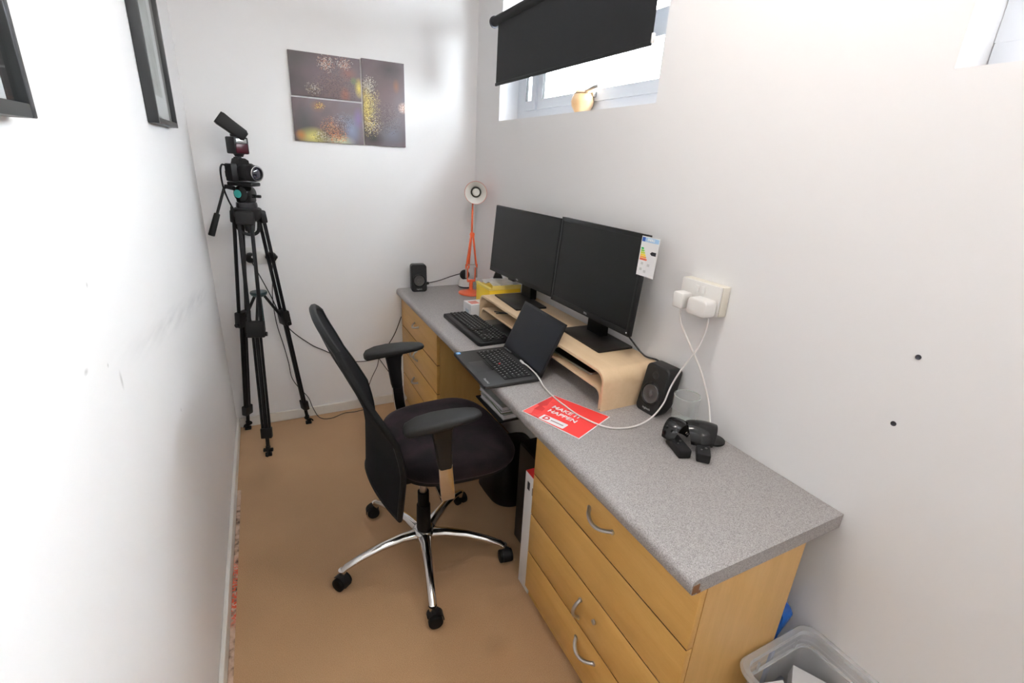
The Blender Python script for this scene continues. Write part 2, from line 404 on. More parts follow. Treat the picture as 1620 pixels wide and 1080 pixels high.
# windows: white frames with sashes, glass and handles
def window(nm, ya, yb, mull, handle=None):
    w = tag(link(bpy.data.objects.new(nm, None)), kind='structure'); w.location = (RW+.13, (ya+yb)/2, SZ)
    x0, x1 = RW+.105, RW+.168
    f = MB(); b = .055
    f.box((x0, ya+.001, SZ), (x1, yb-.001, SZ+b), .004).box((x0, ya+.001, TZ-b), (x1, yb-.001, TZ), .004)
    f.box((x0+.001, ya+.001, SZ+b-.001), (x1, ya+b, TZ-b+.001)).box((x0+.001, yb-b, SZ+b-.001), (x1, yb-.001, TZ-b+.001))
    for my in mull: f.box((x0+.001, my-.03, SZ+b-.001), (x1, my+.03, TZ-b+.001))
    f.box((x0+.0005, ya+b-.001, 1.945), (x1-.001, yb-b+.001, 1.995))
    f.build('window_frame', M_upvc, w, world=True)
    # opening sash proud of the frame
    ys = sorted([ya+b]+list(mull)+[yb-b]); 
    for i in range(len(ys)-1):
        a_, b_ = ys[i]+.012, ys[i+1]-.012
        s = MB(); t = .042; xs0, xs1 = x0-.012, x0+.04
        for z0, z1 in ((SZ+b-.006, 1.945+.006),):
            s.box((xs0, a_, z0), (xs1, b_, z0+t)).box((xs0, a_, z1-t), (xs1, b_, z1)).box((xs0+.0006, a_, z0+t-.0005), (xs1, a_+t, z1-t+.0005)).box((xs0+.0006, b_-t, z0+t-.0005), (xs1, b_, z1-t+.0005))
        sa = s.build('window_sash', M_upvc, w, world=True)
        g = MB(); q = .0025
        g.box((xs0+.002, a_+t, z0+t), (xs0+.014, a_+t+q, z1-t)).box((xs0+.002, b_-t-q, z0+t), (xs0+.014, b_-t, z1-t)).box((xs0+.002, a_+t, z0+t), (xs0+.014, b_-t, z0+t+.001))
        g.build('gasket', M_blackm, sa, world=True)
        MB().box((x0+.018, a_+t-.004, z0+t-.004), (x0+.024, b_-t+.004, z1-t+.004)).build('glass_pane', M_glass, w, world=True)
    MB().box((x0+.03, ya+b, 1.99), (x0+.036, yb-b, TZ-b+.002)).build('glass_pane', M_glass, w, world=True)
    if handle:
        hx = x0-.012; h = MB().box((hx-.018, handle-.03, SZ+.062), (hx, handle+.03, SZ+.082), .003)
        h.tube([(hx-.018, handle, SZ+.072), (hx-.042, handle, SZ+.074), (hx-.048, handle-.05, SZ+.085), (hx-.05, handle-.11, SZ+.092)], .007)
        h.build('window_handle', M_steel, w, world=True)
    return w
window('window_1', W1[0], W1[1], [-.53], -1.0)
window('window_2', W2[0], W2[1], [-2.74])
for y0, y1 in (W1, W2):   # sills inside the recess
    pass
# portals help the daylight through the glass
for y0, y1 in (W1, W2):
    L = bpy.data.lights.new('sky_portal', 'AREA'); L.shape = 'RECTANGLE'; L.size = TZ-SZ; L.size_y = y1-y0
    L.cycles.is_portal = True
    o = link(bpy.data.objects.new('sky_portal', L)); o.matrix_world = basis((0, 0, 1), (0, 1, 0), (RW+WT+.01, (y0+y1)/2, (SZ+TZ)/2))
    # portal faces -Z of its own axes -> into the room (-x)
# ------------------------------------------------------------------ ceiling lamp (out of frame, lights the room) and an added fill lamp
lp = thing('ceiling_lamp', 'round white glass ceiling lamp on the ceiling above the desk chair', 'lamp', (.75, -1.95, CH))
MB().cyl((0, 0, -.02), (0, 0, 0), .07, bev=.004).build('lamp_base', M_white, lp)
def opal(radius, power):
    em = bpy.data.materials.new('lit_opal_glass'); em.use_nodes = True; eb = em.node_tree.nodes['Principled BSDF']
    eb.inputs['Base Color'].default_value = (.9, .9, .9, 1); eb.inputs['Emission Color'].default_value = (*LAMP_COL, 1)
    eb.inputs['Emission Strength'].default_value = power/(math.pi*4*math.pi*radius*radius)
    return em
MB().sphere((0, 0, -.02-.07*.9), .07).build('lamp_globe', opal(.07, LAMP_POWER), lp)
fill_lamp = thing('ceiling_lamp', 'larger round white globe added as unseen fill light near the door end of the room', 'lamp', (.71, -3.45, CH))  # unseen globe added behind the camera for frontal fill
MB().cyl((0, 0, -.02), (0, 0, 0), .10, bev=.004).build('lamp_base', M_white, fill_lamp)
MB().sphere((0, 0, -.02-.13*.9), .13).build('lamp_globe', opal(.13, FILL_POWER), fill_lamp)
# ------------------------------------------------------------------ worktop
WX0, WX1, WY0, WY1, WZ = .925, RW-.002, -2.342, -.002, .75
prof = [(WX1, WZ-.038), (WX1, WZ)]
for k in range(7):
    a = R(90+90*k/6); prof.append((WX0+.016+.016*math.cos(a), WZ-.016+.016*math.sin(a)))
for k in range(5):
    a = R(180+90*k/4); prof.append((WX0+.012+.012*math.cos(a), WZ-.026+.012*math.sin(a)))
Mxz = Matrix(((1, 0, 0, 0), (0, 0, -1, 0), (0, 1, 0, 0), (0, 0, 0, 1)))
wt = MB().prism(prof, -WY1, -WY0, M=Mxz).build('desk_worktop', M_top)
tag(wt, 'long grey speckled laminate worktop running along the right wall', 'worktop')
ed = MB().box((WX0+.004, WY0-.0008, WZ-.034), (WX0+.022, WY0+.001, WZ-.012)).box((WX0+.02, WY0-.0008, WZ-.037), (WX0+.028, WY0+.001, WZ-.030)).build('chipped_corner', M_chip, wt, world=True, label='bare brown chipboard on the front corner')
# cabinets
def handle_mb(y, z, x, ln=.094, vertical=False, out=.024):
    pts = []
    for k in range(9):
        t = k/8; s = (t-.5)*ln; o = -out*math.sin(math.pi*t)**.7
        pts.append((x+o, y+(0 if vertical else s), z+(s if vertical else -.010*math.sin(math.pi*t))))
    mb = MB().tube(pts, .0058, seg=10, n=3, flat=.8)
    for t in (0, 8): mb.cyl((x-.004, pts[t][1], pts[t][2]), (x+.0005, pts[t][1], pts[t][2]), .007, seg=14)
    return mb
def cabinet(label, y0, y1, zs, hnd, x0=.965, x1=1.298, face=.018):
    c = thing('drawer_cabinet', label, 'cabinet', ((x0+x1)/2, (y0+y1)/2, 0))
    top = .711
    MB().box((x0+face, y0, .0), (x1, y0+.018, top)).box((x0+face, y1-.018, .0), (x1, y1, top)).box((x0+face, y0+.018, .0), (x1, y1-.018, .05)).box((x1-.006, y0+.018, .05), (x1, y1-.018, top)).box((x0+face, y0+.018, top-.016), (x1, y1-.018, top)).build('carcass', M_beech_z, c, world=True)
    for i in range(len(zs)-1):
        d = MB().box((x0, y0+.001, zs[i]+.0022), (x0+face-.001, y1-.001, zs[i+1]-.0022), .0012).build('drawer', M_beech_y, c, world=True)
        MB().box((x0+.0012, y0+.003, zs[i+1]-.0024), (x0+face-.002, y1-.003, zs[i+1]-.0018)).build('gap_shade', M_gap_shade, d, world=True, label='dark strip painted as shade in the drawer gap')  # dark strip along the top makes the gap read as shaded
        for h in hnd.get(i, []):
            if h[0] == 'k': MB().cyl((x0-.006, h[1], h[2]), (x0+.0005, h[1], h[2]), .0075, bev=.001).build('lock', M_steel, d, world=True, label='small round metal lock')
            else: handle_mb(h[1], h[2], x0, vertical=(h[0] == 'v'), ln=h[3]).build('handle', M_steel, d, world=True, label='curved metal bar handle')
    return c
cabinet('beech drawer cabinet at the near end of the worktop, four wide fronts beside clear tub', -2.338, -1.665, [.05, .215, .375, .535, .708],
        {3: [('h', -2.015, .627, .10)], 1: [('v', -1.98, .275, .07), ('k', -2.049, .299)], 0: [('h', -2.027, .162, .09)]})
cabinet('beech drawer cabinet at the far end of the worktop against the back wall', -.69, -.004, [.05, .205, .362, .522, .708],
        {3: [('h', -.333, .622, .075)], 2: [('v', -.268, .432, .06), ('v', -.335, .440, .06)], 1: [('h', -.30, .272, .075)]}, x0=.953)
# under-desk tray with papers and books
tr = thing('desk_tray', 'thin black tray hung under the worktop in the knee space', 'tray', (1.08, -1.36, .60))
MB().box((.955, -1.415, .590), (1.20, -1.185, .594)).box((1.10, -1.415, .592), (1.12, -1.412, .7115)).box((1.10, -1.188, .592), (1.12, -1.185, .7115)).box((1.197, -1.415, .592), (1.20, -1.185, .7115)).build('tray_shelf', M_black, tr, world=True)
def book(name, cx, cy, z, w, d, t, rz, cov, label, cat='book', group=None):
    b = thing(name, label, cat, (cx, cy, z), rz, group)
    MB().box((-w/2, -d/2, 0), (w/2, d/2, .0015)).box((-w/2, -d/2, t-.0015), (w/2, d/2, t)).box((w/2-.0015, -d/2, 0), (w/2, d/2, t)).build('cover', cov, b)
    MB().box((-w/2+.003, -d/2+.003, .0016), (w/2-.002, d/2-.003, t-.0016)).build('pages', M_paper, b)
    return b
book('book', 1.070, -1.302, .5945, .20, .205, .020, .03, M_greycloth, 'pale grey book lowest on the tray under the worktop')
book('magazine', 1.068, -1.300, .615, .19, .20, .012, -.05, M_green, 'green magazine in the middle of the pile under the worktop', 'magazine')
book('notebook', 1.066, -1.298, .6275, .20, .20, .018, .04, M_greycloth, 'grey notebook on top of the pile under the worktop', 'notebook')
# white board box by the near cabinet
bx = thing('flat_box', 'tall white cardboard box with red top standing beside the near drawer cabinet', 'box', (1.13, -1.63, 0))
MB().box((.980, -1.662, .0), (1.27, -1.588, .492), .001).build('box_body', M_paper, bx, world=True)
MB().box((.981, -1.6615, .4925), (1.269, -1.5885, .4945)).build('box_top', M_red, bx, world=True, label='red top face')
MB().box((.9793, -1.622, .43), (.9799, -1.606, .462)).box((.9793, -1.648, .425), (.9799, -1.640, .455)).build('printed_marks', M_print, bx, world=True)
# black bag under desk
bg_ = thing('bag', 'slumped black bag on the carpet in the knee space beyond the chair', 'bag', (1.19, -1.10, 0))
def bagf():
    rings = []
    for z, sx, sy in ((.0, .12, .11), (.03, .14, .13), (.10, .14, .135), (.20, .125, .12), (.26, .10, .09), (.29, .05, .05)):
        rings.append([(math.copysign(abs(math.cos(t))**.6, math.cos(t))*sx*(1+.05*math.sin(3*t+z*20)), math.copysign(abs(math.sin(t))**.6, math.sin(t))*sy*(1+.05*math.cos(4*t+z*14)), z) for t in [2*math.pi*k/40 for k in range(40)]])
    return MB().ring_loft(rings)
bagf().build('bag_body', M_blackm, bg_)
MB().tube([(-.06, -.05, .26), (-.14, -.06, .30), (-.16, .0, .22), (-.14, .07, .30), (-.06, .06, .26)], .008, flat=.5).build('bag_handle', M_blackm, bg_)
pc = thing('computer_tower', 'black computer tower under the worktop between white box and knee space', 'computer', (1.20, -1.47, 0))
MB().box((1.066, -1.580, .012), (1.410, -1.385, .475), .006).build('tower_case', M_blackm, pc, world=True)
MB().box((1.060, -1.574, .020), (1.068, -1.391, .468), .003).build('front_panel', M_black, pc, world=True)
MB().cyl((1.0595, -1.50, .40), (1.0605, -1.50, .40), .0025).build('power_light', M_paper, pc, world=True, label='tiny pale light')
MB().lathe([(.020, 0), (.027, .002), (.029, .006), (.024, .006)], basis((0, -1, 0), (0, 0, 1), (1.0605, -1.53, .075))).build('metal_ring', M_chrome, pc, world=True, label='shiny metal ring low on the front')
for yy in (-1.56, -1.41):
    for xx in (1.10, 1.36): MB().box((xx-.015, yy-.012, 0), (xx+.015, yy+.012, .013)).build('foot', M_blackm, pc, world=True)
# ------------------------------------------------------------------ plywood monitor riser
rs = thing('monitor_riser', 'pale plywood two-deck monitor riser with rounded bent end on the worktop', 'riser', (1.285, -1.21, .75))
def ucurve(ya, yb, top, bot, r, th):
    out = []; inn = []
    def arc(cy, cz, rr, a0, a1): return [(cy+rr*math.cos(R(a0+(a1-a0)*k/8)), cz+rr*math.sin(R(a0+(a1-a0)*k/8))) for k in range(9)]
    out = [(ya, bot)]+arc(ya+r, top-r, r, 180, 90)+arc(yb-r, top-r, r, 90, 0)+[(yb, bot)]
    ri = max(r-th, .002)
    inn = [(yb-th, bot)]+arc(yb-r, top-r, ri, 0, 90)+arc(ya+r, top-r, ri, 90, 180)+[(ya+th, bot)]
    return out+inn
RX0, RX1 = 1.166, 1.402
MB().sweep_x(ucurve(-1.715, -.705, .885, .7502, .042, .011), RX0, RX1, .0015).build('top_deck', M_ply, rs, world=True)
MB().sweep_x(ucurve(-1.703, -.717, .823, .7502, .036, .009), RX0+.004, RX1-.004, .001).build('lower_deck', M_ply, rs, world=True)
MB().cyl((RX0-.0005, -1.7095, .757), (RX0+.001, -1.7095, .757), .0018, seg=10).build('screw', M_blackm, rs, world=True)
# items on the riser shelf
tb = thing('tablet', 'dark tablet with silver edge lying on the riser lower deck', 'tablet', (1.27, -1.47, .8235), .04)
MB().prism(rrect(.15, .25, .01), 0, .007, .001).build('tablet_body', M_lamid, tb)
MB().prism(rrect(.142, .242, .008), .0071, .0080).build('tablet_screen', M_gloss, tb)
kc = tag(MB().tube([(1.19, -.83, .826), (1.25, -.90, .829), (1.32, -.94, .828), (1.36, -1.05, .828), (1.37, -1.3, .828)], .0028).tube([(1.185, -.86, .826), (1.27, -.89, .827), (1.34, -.98, .826)], .0022).build('cable', M_cable), 'black cables lying loose on the riser lower deck at its far end', 'cable')
sl = tag(MB().prism(rrect(.13, .21, .006), 0, .012, .0015, M=Matrix.Translation((1.245, -.935, .7503))).build('folder', M_screengrey), 'dark slate slab lying on the worktop beneath the riser behind the keyboard', 'folder')
# ------------------------------------------------------------------ monitors
def monitor(label, A, B, zb, h, tilt, depth, base, bevel, thick_side=False, ex=None):
    """A far bottom corner, B near bottom corner (xy)"""
    A = Vector((*A, zb)); B = Vector((*B, zb)); X = (B-A).normalized(); w = (B-A).length
    t = thing('monitor', label, 'monitor', ((A.x+B.x)/2+.06, (A.y+B.y)/2, .8852))
    bk = Vector((0, 0, 1)).cross(X)  # points away from or to viewer
    if bk.x < 0: bk = -bk            # towards the wall (+x)
    Y = (Vector((0, 0, 1))*math.cos(tilt)+bk*math.sin(tilt)).normalized()
    Zf = X.cross(Y)                   # out of the screen
    M = Matrix((X, Y, Zf)).transposed().to_4x4(); M.translation = A
    # housing: local x 0..w, y 0..h, z 0 front .. -depth
    hb = MB().box((0, 0, -.016), (w, h, 0), .002, M)
    hb.ring_loft([[M@Vector(p) for p in ((.02, .02, -.0155), (w-.02, .02, -.0155), (w-.02, h-.02, -.0155), (.02, h-.02, -.0155))], [M@Vector(p) for p in ((.06, .06, -depth), (w-.06, .06, -depth), (w-.06, h-.05, -depth), (.06, h-.05, -depth))]])
    hb.build('housing', M_black, t, world=True)
    bz, bb = bevel
    MB().box((bz, bb, -.001), (w-bz, h-bz, .0004), 0, M).build('screen', M_screen, t, world=True)
    if bz > .008:
        fr = MB(); q = .0022
        fr.box((0, 0, 0), (w, bb-.001, q), .0006, M).box((0, h-bz+.001, 0), (w, h, q), .0006, M).box((0, 0, 0), (bz-.001, h, q), .0006, M).box((w-bz+.001, 0, 0), (w, h, q), .0006, M)
        fr.build('bezel', M_black, t, world=True)
    text('logo', 'DELL', .0095, M@Matrix.Translation((w/2, bb/2, .0028 if bz > .008 else .0008)), mat('logo_grey', (.35, .35, .36), .4), t, world=True, bold=.0002)
    # neck and base
    cx, cy, bw, bd, rz = base
    nb = MB(); C = A+X*w/2+Y*h*.35+Zf*-(depth+.004); top = C
    n0 = Vector((C.x+.018, C.y, .891))
    nb.ring_loft([[Vector((n0.x-.022, n0.y-.045, .8895)), Vector((n0.x-.022, n0.y+.045, .8895)), Vector((n0.x+.010, n0.y+.045, .8895)), Vector((n0.x+.010, n0.y-.045, .8895))],
                  [Vector((top.x-.004, top.y-.04, top.z-.05)), Vector((top.x-.004, top.y+.04, top.z-.05)), Vector((top.x+.030, top.y+.04, top.z-.05)), Vector((top.x+.030, top.y-.04, top.z-.05))],
                  [Vector((top.x-.003, top.y-.04, top.z+.05)), Vector((top.x-.003, top.y+.04, top.z+.05)), Vector((top.x+.028, top.y+.04, top.z+.05)), Vector((top.x+.028, top.y-.04, top.z+.05))]])
    nb.build('neck', M_blackm, t, world=True)
    bm_ = MB().prism(rrect(bd, bw, .006), .8853, .8925, .0015, M=Matrix.Translation((cx, cy, 0))@Matrix.Rotation(rz, 4, 'Z')@Matrix.Translation((0, 0, 0)))
    bm_.build('stand_base', M_brownbl, t, world=True)
    if ex: ex(t, M, w, h)
    return t
def extra_right(t, M, w, h):
    MB().cyl(M@Vector((w-.011, .012, .0015)), M@Vector((w-.011, .012, .0032)), .0028, seg=12).build('power_button', M_paper, t, world=True, label='small lit white power mark')
def extra_left(t, M, w, h):
    MB().box((w*.33, -.010, -.030), (w*.33+.05, .012, -.004), .005, M).build('button_pod', M_black, t, world=True)
monitor('left black widescreen monitor, farther of the two, beside the orange lamp', (1.272, -.578), (1.302, -1.136), .970, .322, R(4.5), .045,
        (1.285, -.90, .26, .150, -.05), (.006, .020), ex=extra_left)
mR = monitor('right black monitor with an energy label hanging on its corner, nearer of the two', (1.298, -1.150), (1.303, -1.642), .966, .335, R(4.2), .040,
        (1.328, -1.435, .262, .150, -.02), (.015, .021), ex=extra_right)
# energy label sticker (flat card)
el = thing('energy_label', 'white energy rating card stuck on the corner of the right monitor', 'label', (1.28, -1.68, 1.18))
EM = basis((.02, -1, .0), (.04, -.04, 1), (1.300, -1.681, 1.240))
MB().box((-.038, -.060, 0), (.038, .060, .0005), 0, EM).build('card', M_paper, el, world=True)
mblue = mat('label_blue', (.02, .10, .42), .5); mlb = mat('label_light_blue', (.40, .62, .85), .5)
MB().box((-.035, .044, .0006), (-.022, .057, .0009), 0, EM).build('flag_block', mblue, el, world=True)
MB().box((-.021, .044, .0006), (.036, .057, .0009), 0, EM).build('header_strip', mlb, el, world=True)
text('header_word', 'ENERG', .010, EM@Matrix.Translation((.003, .0505, .0012)), mat('label_white', (.9, .9, .9), .5), el, world=True, bold=.0003)
for i, (c, L) in enumerate((((.02, .40, .10), .012), ((.25, .55, .08), .016), ((.60, .65, .05), .020), ((.85, .62, .03), .024), ((.85, .35, .05), .028), ((.75, .12, .06), .032))):
    y = .026-i*.0065
    MB().prism([(-.033, y), (-.033+L-.003, y), (-.033+L, y-.0028), (-.033+L-.003, y-.0056), (-.033, y-.0056)], .0006, .0009, 0, EM).build('rating_arrow', mat('rating_colour', c, .5), el, world=True)
MB().prism([(.032, .018), (.014, .018), (.007, .0125), (.014, .007), (.032, .007)], .0006, .0009, 0, EM).build('rating_pointer', M_print, el, world=True)
lp_ = MB()
for x, y in ((-.022, -.040), (-.004, -.045), (.008, -.024), (-.02, -.022)): lp_.box((x-.005, y-.004, .0006), (x+.005, y+.004, .0009), 0, EM)
lp_.build('small_print', mat('label_grey', (.62, .62, .62), .6), el, world=True)
# wire from right monitor
tag(MB().tube([(1.352, -1.545, .968), (1.362, -1.60, .93), (1.380, -1.65, .893), (1.396, -1.695, .892), (1.4095, -1.712, .872), (1.4095, -1.715, .80), (1.4095, -1.715, .76)], .0030).build('power_cable', M_cable), 'black cable running off the riser behind the near black speaker', 'cable')
# ------------------------------------------------------------------ keyboard
def keys(parent, rows, u, z, h, km, x0, y0, gap, pitch=None, sub=True):
    first = {}; k = 0
    for r, row in enumerate(rows):
        x = x0
        for item in row:
            wd = abs(item)
            if item > 0:
                kk = round(wd, 2)
                if kk not in first:
                    o = MB().box((0, 0, 0), (wd*u-gap, u*.93-gap, h), .0012, seg=1).build('key', km, parent, smooth=False)
                    p = MB().box((.003, u*.45, h), (.0075, u*.72, h+.0002)).build('legend', M_kprint, o, smooth=False) if wd < 3 else None
                    first[kk] = (o, p)
                else:
                    o0, p0 = first[kk]; o = link(o0.copy()); o.parent = parent
                    if p0: q = link(p0.copy()); q.parent = o
                o.location = (x, y0-r*(pitch or u), z)
            x += wd*u
kb = thing('keyboard', 'black full-size wired keyboard on the worktop beyond the laptop', 'keyboard', (1.094, -.832, .7502), R(-90)+.02)
# local x = along length (towards camera), y = towards wall
body = [(-.2235, -.072), (-.212, -.080), (.212, -.080), (.2235, -.072), (.2235, .066), (.216, .074), (-.216, .074), (-.2235, .066)]
MB().prism([(p[0], p[1]) for p in body], 0, .017, .004).build('keyboard_case', M_black, kb)
MB().box((-.214, -.078, .014), (.214, -.052, .0185), .004).build('palm_edge', M_armpad, kb)
R1 = [1, -.6, 1, 1, 1, 1, -.3, 1, 1, 1, 1, -.3, 1, 1, 1, 1, -.2, 1, 1, 1, -.2, 1, 1, 1]
R2 = [1]*13+[2, -.2, 1, 1, 1, -.2, 1, 1, 1, 1]
R3 = [1.5]+[1]*12+[1.5, -.2, 1, 1, 1, -.2, 1, 1, 1, 1]
R4 = [1.75]+[1]*11+[2.25, -.2, -3, -.2, 1, 1, 1]
R5 = [2.25]+[1]*10+[2.75, -.2, -1, 1, -1, -.2, 1, 1, 1, 1]
R6 = [1.5, 1.25, 7.5, 1.25, 1.25, 2.25, -.2, 1, 1, 1, -.2, 2, 1]
keys(kb, [R1, R2, R3, R4, R5, R6], .0190, .0172, .0055, M_key, -.212, .050, .0022)
# ------------------------------------------------------------------ laptop
lt = thing('laptop', 'open black laptop overhanging the worktop front edge', 'laptop', (.992, -1.277, .7505), R(-90)-.02)
M_deck = mat('laptop_deck', (.022, .021, .020), .5, spec=.4)
MB().prism(rrect(.332, .222, .008), .001, .0135, .002).build('laptop_base', M_deck, lt)
for sx in (-1, 1): MB().cyl((sx*.11, .08, 0), (sx*.11, .08, .002), .008).build('rubber_foot', M_blackm, lt)
MB().box((-.140, -.022, .0132), (.140, .088, .0139)).build('keyboard_well', M_blackm, lt)
LR1 = [1]*16; LR2 = [1]*13+[2]; LR3 = [1.5]+[1]*12+[1.5]; LR4 = [1.75]+[1]*11+[2.25]; LR5 = [2.25]+[1]*10+[2.75]; LR6 = [1, 1, 1, 1, 4.5, 1, 1, 1, 1, 1, 1.5]
LR1 = [.9375]*16
keys(lt, [LR1, LR2, LR3, LR4, LR5, LR6], .0184, .0139, .0018, M_key, -.138, .070, .0028)
MB().sphere((.004, .0165, .0168), .004, (1, 1, .6), 12).build('pointing_stick', M_red, lt, label='red pointing nub')
MB().box((-.052, -.090, .0132), (.048, -.032, .0138), .0002).build('trackpad', M_deck, lt)
MB().box((-.050, -.030, .0136), (.046, -.024, .0150), .0004).build('trackpad_buttons', M_armpad, lt)
st = MB().box((-.160, -.104, .0134), (-.140, -.087, .0138)).build('sticker', mat('sticker_blue', (.08, .28, .55), .3), lt, label='small blue sticker')
text('sticker_word', 'intel', .008, Matrix.Translation((-.150, -.0955, .0140)), M_paper, lt)
text('logo', 'ThinkPad', .012, Matrix.Translation((.125, -.088, .0138))@Matrix.Rotation(R(0), 4, 'Z'), mat('logo_silver', (.5, .5, .5), .35, .5), lt, bold=.0001)
LM = Matrix.Translation((0, .107, .012))@Matrix.Rotation(R(90-25), 4, 'X')
sc = MB().box((-.162, 0, -.008), (.162, .216, 0), .002, LM).build('lid', M_black, lt)
MB().box((-.154, .014, .0001), (.154, .206, .0006), 0, LM).build('screen', mat('laptop_screen', (.004, .005, .009), .33, spec=.3), sc)
MB().cyl((-.14, .108, .0135), (-.08, .108, .0135), .006).cyl((.08, .108, .0135), (.14, .108, .0135), .006).build('hinge', M_black, lt)
# ------------------------------------------------------------------ mouse mat
mm = thing('mouse_mat', 'red printed mouse mat lying on the worktop near its front edge', 'mat', (1.047, -1.690, .7502))
quad = [(.929, -1.620), (1.084, -1.560), (1.174, -1.755), (1.008, -1.828)]
MB().prism(quad, .7502, .7520, .0003).build('mat_base', M_paper, mm, world=True)
def matprint():
    N = NT('red_geometric_print', .5)
    v = N.n('TexVoronoi', {'Vector': N.tc, 'Scale': 34.0}).outputs['Color']
    g = N.n('SeparateColor', {0: v}).outputs[0]
    x, y, z = N.xyz()
    f = N.math('MULTIPLY', N.maprange(N.math('ADD', y, N.math('MULTIPLY', x, -.8)), .06, .13), .8)
    c = N.mix(f, (.72, .035, .03), N.ramp(g, [(.2, (.30, .01, .01)), (.5, (.72, .04, .035)), (.8, (.80, .12, .10))])); N.col(c); return N.m
cc = Vector((1.049, -1.691)); q2 = [tuple(cc+(Vector(p)-cc)*.975) for p in quad]
MB().prism(q2, .7520, .7524).build('printed_surface', matprint(), mm, world=True)
TX = Vector((.39, -.92, 0)).normalized(); TY = Vector((.92, .39, 0))
def tm(a, b): return basis(TX, TY, Vector((1.043, -1.690, .7526))+TX*a+TY*b)
text('slogan', 'MAKE IT', .026, tm(-.002, .018), M_paper, mm, world=True, sx=1.12, bold=.0006)
text('slogan', 'HAPPEN', .026, tm(.002, -.012), M_paper, mm, world=True, sx=1.12, bold=.0006)
MB().prism(rrect(.092, .032, .004), 0, .0003, M=tm(.002, -.060)).build('logo_panel', M_paper, mm, world=True)
text('logo_mark', 'D', .030, tm(-.025, -.060)@Matrix.Translation((0, 0, .0005)), M_red, mm, world=True, bold=.0012)
MB().box((-.007, -.063, .0004), (.039, -.057, .0006), 0, tm(0, 0)).build('logo_caption', mat('caption_grey', (.4, .3, .3), .6), mm, world=True)
# ------------------------------------------------------------------ speakers
def speaker(label, loc, rz, tilt=0):
    s = thing('speaker', label, 'speaker', loc, rz)
    T = Matrix.Identity(4); T[1][2] = tilt
    # local: front faces -y
    w, h, d = .090, .158, .080
    rings = []
    for y, sc in ((-.0475, .93), (-.0445, 1), (.0, 1), (.026, .86), (.0325, .80)):
        rings.append([(p[0]*sc, y, h/2+p[1]*(sc if y > 0 else 1)) for p in rrect(w*(1 if sc >= .93 and y < 0 else 1), h, .016)])
    rings[0] = [(p[0], -.0475, h/2+p[1]) for p in rrect(w*.94, h*.965, .014)]
    def tr(r): return [T@Vector(p) for p in r]
    MB().ring_loft([tr(r) for r in rings]).build('speaker_cabinet', M_black, s)
    F = T@basis((1, 0, 0), (0, 0, 1), (0, -.0477, .066))   # z towards -y
    rg = MB().lathe([(.036, -.001), (.038, .002), (.034, .0035), (.031, .001), (.031, -.001)], F); rg.build('driver_ring', M_gloss, s)
    dv = MB().lathe([(.031, .0005), (.029, .003), (.026, .001), (.015, .0002), (.012, .0008), (.011, .004), (.006, .0065), (0, .007)], F)
    dv.build('driver_cone', mat('driver_grey', (.06, .055, .055), .3), s)
    MB().lathe([(0, .001), (.009, .001), (.011, .0025), (.013, .001), (.013, -.001)], F@Matrix.Translation((0, .062, 0))).build('knob', M_black, s)
    text('logo', 'logitech', .010, F@Matrix.Translation((0, -.050, .0006)), mat('speaker_logo', (.45, .45, .45), .4), s)
    return s
speaker('small black speaker on the far end of the worktop by the back wall', (1.040, -.068, .7505), R(-6), .08)
speaker('black desk speaker with round driver beside the rounded riser end and tumbler', (1.349, -1.768, .7505), R(-84), .20)
tag(MB().tube([(1.080, -.03, .775), (1.100, -.022, .775), (1.18, -.03, .79), (1.26, -.03, .812), (1.315, -.04, .828)], .0028).build('speaker_cable', M_cable), 'thin black cable stretched from the far speaker towards the orange lamp', 'cable')
tag(MB().cyl((1.091, -.03, .775), (1.118, -.024, .777), .0085, bev=.002).build('plug_sleeve', M_black), 'black plug sleeve beside the far speaker', 'plug')
# ------------------------------------------------------------------ white gadget
gd = thing('gadget', 'small white domed gadget with black round disc behind the orange lamp base', 'gadget', (1.345, -.065, .7502))
MB().lathe([(0, 0), (.040, 0), (.047, .008), (.045, .03), (.034, .05), (.02, .06), (0, .063)]).build('dome', M_white, gd)
MB().lathe([(.0435, -.0), (.0475, .003), (.0485, .0085), (.0475, .009), (.043, .002)]).build('base_ring', M_print, gd)
MB().cyl((-.018, -.024, .080), (-.010, -.002, .080), .030, bev=.006).cyl((0, 0, .05), (0, .004, .075), .008).build('disc', M_black, gd)
# ------------------------------------------------------------------ orange lamp
la = thing('desk_lamp', 'orange-red jointed desk lamp in the far corner of the worktop', 'lamp', (1.315, -.225, .7502))
MB().lathe([(0, 0), (.072, 0), (.074, .004), (.070, .010), (.030, .018), (.014, .026), (.014, .03), (0, .03)]).build('lamp_base', M_orange, la)
MB().cyl((0, 0, .02), (0, 0, .075), .011).box((-.024, -.008, .070), (.024, .008, .084), .003).box((-.026, -.007, .075), (-.021, .007, .155), .002).box((.021, -.007, .075), (.026, .007, .155), .002).build('bracket', M_orange, la)
for sx in (-1, 1):
    MB().cyl((sx*.032, 0, .095), (sx*.032, 0, .155), .005, seg=12).build('spring', M_steel, la)
    MB().box((sx*.033-.004, -.004, .145), (sx*.033+.004, .004, .175), .001).cyl((sx*.030, 0, .165), (sx*.006, 0, .338), .0058, seg=12).build('lower_arm', M_orange, la)
MB().cyl((-.016, .004, .15), (-.003, .002, .34), .005, seg=12).build('lower_arm', M_orange, la)
MB().cyl((-.034, 0, .172), (.034, 0, .172), .0025, seg=10).build('cross_pin', M_steel, la)
MB().box((-.012, -.006, .328), (.012, .006, .356), .002).cyl((-.014, 0, .345), (.014, 0, .345), .004).build('elbow', M_orange, la)
MB().cyl((-.0035, 0, .35), (-.001, 0, .535), .005, seg=12).cyl((.0035, .004, .35), (.001, .004, .535), .003, seg=12).build('upper_arm', M_orange, la)
